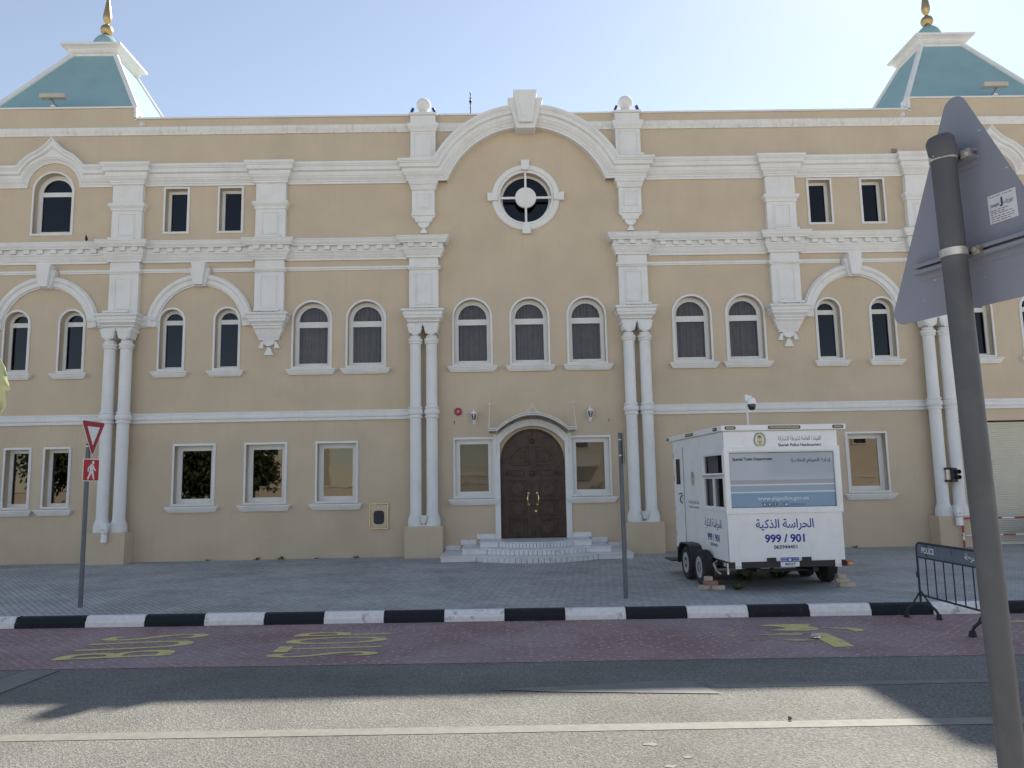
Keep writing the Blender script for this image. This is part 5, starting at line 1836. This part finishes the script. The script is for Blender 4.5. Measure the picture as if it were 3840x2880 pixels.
# red and white tube barrier at the shutter
rb = thing('striped_barrier', 'red and white striped tube barrier in front of the cream roller shutter', 'barrier', (12.69, 21.45, G))
M['stripe_red'] = mat('stripe_red', (0.42, 0.05, 0.04), 0.5, 0.1, 8)
def striped(name, p, q, r, n, ph=0):
    b = MB()
    P, Q = Vector(p), Vector(q)
    for k in range(n):
        b.cur = (k + ph) % 2
        b.tube([P + (Q - P) * (k / n), P + (Q - P) * ((k + 1) / n)], r, 10)
    obj(name, b, [M['stripe_red'], M['white']], rb, smooth=40)
striped('post', (0, 0, 0), (0, 0, .80), .028, 4, 0)
striped('post', (3.2, 0, 0), (3.2, 0, .80), .028, 4, 0)
striped('rail', (.05, 0, .79), (3.2, 0, .79), .024, 9, 0)
striped('rail', (.05, 0, .33), (3.2, 0, .33), .02, 9, 1)
obj('joint', MB().lathe([(.036, -.04), (.036, .04)], (0, 0, .34), 14).lathe([(.036, -.04), (.036, .04)], (0, 0, .79), 14), M['galv'], rb)
# blue cloth over its rails
random.seed(5)
b = MB()
nu, nv = 22, 16
vs, fs = [], []
for side in (-1, 1):
    for j in range(nv + 1):
        for i in range(nu + 1):
            u, v = i / nu, j / nv
            wv = .05 * sin(u * 15 + v * 2) * v + .03 * sin(u * 31 + 1.3 * v) * v
            half = .28 + .16 * v
            vs.append((-half * 1 + 2 * half * u + .03 * sin(v * 7), side * (.035 + .17 * sin(pi * min(1, v * .9)) * (.6 + .4 * sin(u * pi)) + wv), -.58 * v + .035 * (1 - v) - .05 * sin(u * 9) * v))
m = (nu + 1) * (nv + 1)
for sd_ in range(2):
    for j in range(nv):
        for i in range(nu):
            k = sd_ * m + j * (nu + 1) + i
            f = (k, k + nu + 1, k + nu + 2, k + 1)
            fs.append(f if sd_ == 0 else f[::-1])
fs += [(i, i + 1, m + i + 1, m + i) for i in range(nu)]
b.add(vs, fs)
tag(obj('cloth', b, M['tarp'], None, (15.0, 21.43, .97), 0, smooth=60), 'bright blue cloth hanging over the striped barrier at the right edge', 'cloth')

# ------------------------------------------------------------------ plants and litter
def leaf_shape(b, p, d, up, l, w, fold=.25):
    d = d.normalized()
    s = d.cross(up).normalized()
    n = s.cross(d).normalized()
    pts = []
    for t, q in ((0, .08), (.2, .7), (.45, 1.0), (.7, .8), (.9, .35), (1, .02)):
        c = p + d * (l * t) - n * (l * .35 * t * t)
        pts.append((c - s * w * q + n * w * fold * q, c, c + s * w * q + n * w * fold * q))
    vs = [tuple(x) for r in pts for x in r]
    fs = []
    for i in range(len(pts) - 1):
        k = 3 * i
        fs += [(k, k + 1, k + 4, k + 3), (k + 1, k + 2, k + 5, k + 4)]
    b.add(vs, fs)
# the sapling whose leaf pokes in at the left edge
sp = thing('sapling', 'pale green drooping leaf of a sapling poking in at the left edge', 'plant', (-1.36, 1.62, .15))
obj('stem', MB().tube([(0, 0, 0), (.02, .0, .8), (-.01, .01, 1.6), (.03, 0, 2.3), (.05, 0, 2.9)], [.02, .018, .014, .01, .004], 8), M['bark'], sp, smooth=50)
random.seed(11)
b = MB()
for k in range(26):
    z = 1.3 + 1.5 * random.random()
    a = random.uniform(pi * .55, pi * 1.75)
    p = Vector((.02, 0, z))
    leaf_shape(b, p + Vector((cos(a) * .06, sin(a) * .06, 0)), Vector((cos(a), sin(a), .1)), Vector((0, 0, 1)), random.uniform(.09, .14), random.uniform(.03, .045))
obj('leaf', b, M['leaf'], sp, smooth=60)
b = MB()
def broad_leaf(b, p, d, side, l, w, droop, wav):
    d, side = d.normalized(), side.normalized()
    n = d.cross(side).normalized()
    nl, nw = 12, 8
    vs, fs = [], []
    for i in range(nl + 1):
        t = i / nl
        hw = w * (sin(pi * min(1, t * .98 + .02)) ** .6)
        for j in range(nw + 1):
            q = j / nw * 2 - 1
            z = -droop * t * t + abs(q) * .3 * hw - wav * sin(t * 9 + q * 5) * (.3 + abs(q))
            vs.append(tuple(p + d * (l * t) + side * (q * hw) + n * z))
    for i in range(nl):
        for j in range(nw):
            k = i * (nw + 1) + j
            fs.append((k, k + 1, k + nw + 2, k + nw + 1))
    b.add(vs, fs)
broad_leaf(b, Vector((.245, .02, 2.315)), Vector((.95, -.25, -.25)), Vector((.1, .35, -1)), .085, .045, .012, .004)
broad_leaf(b, Vector((.24, .03, 2.31)), Vector((.42, .1, -1)), Vector((1, .3, .25)), .10, .03, .012, .004)
obj('pale_leaf', b, M['leafpale'], sp, smooth=60)
obj('twig', MB().tube([(.02, 0, 2.1), (.12, 0, 2.25), (.245, .02, 2.315)], .004, 6), M['bark'], sp)
# weeds at the foot of the wall
def weed(x, y, z, sz, label, n=9, seed=1):
    rnd = random.Random(seed)
    b = MB()
    for k in range(n):
        a = rnd.uniform(0, 2 * pi)
        leaf_shape(b, Vector((x + rnd.uniform(-.4, .4) * sz, y + rnd.uniform(-.15, .1) * sz, z)), Vector((cos(a), sin(a) - .4, rnd.uniform(.6, 1.4))), Vector((0, 0, 1)), sz * rnd.uniform(.6, 1.1), sz * .16)
    tag(obj('weed', b, M['leaf'], None), label, 'weed', 'weeds along the wall and under the trailer')
WD = [(-8.30, .09, 'tiny weed below the left of the three ground floor windows'), (-6.95, .14, 'small weed at the wall foot, left of the pair below the middle window'), (-6.25, .15, 'small weed at the wall foot, right of the pair below the middle window'), (-5.25, .1, 'tiny weed at the wall foot left of the brass hatch'), (-4.15, .16, 'low weed at the wall foot just left of the brass hatch'), (9.95, .12, 'small weed at the wall foot right of the trailer')]
for i, (x, sz, lab) in enumerate(WD):
    weed(x, Y0 - .06, G, sz, lab, 9, i + 2)
weed(4.75, 15.6, G, .3, 'bushy weed in the shade under the trailer, left one', 22, 20)
weed(5.5, 15.9, G, .32, 'bushy weed in the shade under the trailer, right one', 22, 21)
weed(4.25, 14.35, G, .14, 'low weed on the paving beside the left brick stack', 26, 22)
# litter
def lump(name, x, y, z, r, m, label, cat, seed=1, squash=.6):
    rnd = random.Random(seed)
    vs, fs = [], []
    n, k = 10, 6
    for i in range(k + 1):
        for j in range(n):
            a, e = 2 * pi * j / n, pi * i / k
            q = r * rnd.uniform(.75, 1.15)
            vs.append((q * sin(e) * cos(a), q * sin(e) * sin(a), r * squash * .9 - q * squash * cos(e)))
    for i in range(k):
        for j in range(n):
            fs.append((i * n + j, i * n + (j + 1) % n, (i + 1) * n + (j + 1) % n, (i + 1) * n + j))
    tag(obj(name, MB().add(vs, fs), m, None, (x, y, z)), label, cat)
lump('pebble', 2.57, 7.29, .006, .02, M['postgrey'], 'dark pebble lying on the white edge line', 'pebble', 2, .9)
lump('crushed_can', 4.22, 10.79, .012, .07, M['steel'], 'crushed silvery can on the red paving by the yellow lettering', 'can', 3, .45)
rnd = random.Random(9)
sp_ = []
for x, y, r in ((1.19, 6.75, .05), (1.43, 6.43, .035), (1.25, 6.24, .04)):
    sp_.append([(x + r * cos(a) * 1.5 * rnd.uniform(.6, 1.1), y + r * sin(a) * rnd.uniform(.6, 1.1)) for a in [2 * pi * k / 11 for k in range(11)]])
flat('paint_spot', sp_, .004, M['roadwhite'])

# ------------------------------------------------------------------ across the street (behind the camera): seen as reflections, and sunlight bounced back
def villa(x, y, w, d, hgt, label, wins, seed=0, col='peach'):
    t = thing('villa', label, 'building', (x, y, 0), 0, 'villas across the street')
    obj('wall', MB().box(-w / 2, w / 2, -d, 0, 0, hgt), M[col], t)
    obj('parapet', MB().box(-w / 2 - .15, w / 2 + .15, -d - .15, .15, hgt, hgt + .5), M['trim'], t)
    for wx, wz in wins:
        f = obj('window', MB().box(wx - .7, wx + .7, 0.001, .06, wz, wz + 1.4), M['trim'], t)
        obj('pane', MB().box(wx - .6, wx + .6, .061, .07, wz + .1, wz + 1.3), M['darkglass'], f)
    obj('balcony', MB().box(-w / 2 + .5, -w / 2 + 4, .01, 1.3, 3.4, 3.6).box(-w / 2 + .5, -w / 2 + 4, 1.2, 1.3, 3.6, 4.5), M['trim'], t)
villa(-26, -26, 16, 10, 8, 'peach two storey villa with balcony reflected in the left windows', [(-3, 1), (2, 1), (5, 5), (0, 5)])
villa(9, -24, 9, 10, 7.5, 'peach villa reflected in the window right of the door', [(-2, 1), (2, 1), (2, 5), (-2, 5)])
villa(34, -24, 16, 10, 8, 'cream villa reflected in the window right of the trailer', [(-4, 1), (2, 1), (5, 5), (-2, 5)])
villa(-7, -70, 9, 10, 3.2, 'distant flat roofed villa reflected in the window left of the door', [(-4, 1), (2, 1)])
t = thing('street_wall', 'long low cream boundary wall across the street', 'wall', (0, -15, 0))
obj('wall', MB().box(-45, 50, -.2, 0, .15, 2.1), M['peach'], t)
obj('coping', MB().box(-45, 50, -.26, .06, 2.1, 2.2), M['trim'], t)
def tree(x, y, hgt, r, label, seed):
    rnd = random.Random(seed)
    t = thing('street_tree', label, 'tree', (x, y, .15), 0, 'trees across the street')
    b = MB().tube([(0, 0, 0), (.1, .05, hgt * .3), (0, -.05, hgt * .55), (.1, 0, hgt * .8)], [.16, .13, .09, .04], 8)
    for k in range(7):
        a = rnd.uniform(0, 2 * pi)
        b.tube([(0, 0, hgt * .45), (cos(a) * r * .4, sin(a) * r * .4, hgt * .65), (cos(a) * r * .75, sin(a) * r * .75, hgt * .8)], [.06, .04, .015], 6)
    obj('trunk', b, M['bark'], t, smooth=50)
    b = MB()
    for k in range(800):
        c = Vector((rnd.gauss(0, .42), rnd.gauss(0, .42), rnd.gauss(0, .36)))
        if c.length > 1.1:
            continue
        p = Vector((c.x * r, c.y * r, hgt * .72 + c.z * r))
        for q in range(4):
            leaf_shape(b, p + Vector((rnd.gauss(0, .15), rnd.gauss(0, .15), rnd.gauss(0, .15))), Vector((rnd.gauss(0, 1), rnd.gauss(0, 1), rnd.gauss(-.3, .7))), Vector((.1, .2, 1)), .34, .12)
    obj('crown', b, M['treeleaf'], t)
tree(-20.9, -8.5, 4.4, 2.7, 'leafy tree reflected in the left of the three ground floor windows', 4)
tree(-17.4, -9.5, 4.6, 1.8, 'leafy tree reflected at the side of the middle ground floor window', 5)
tree(9.6, -10, 5.2, 1.7, 'leafy tree reflected in the window right of the door', 6)
tree(-31, -9, 5.5, 2.0, 'leafy tree reflected in the narrow left windows', 8)
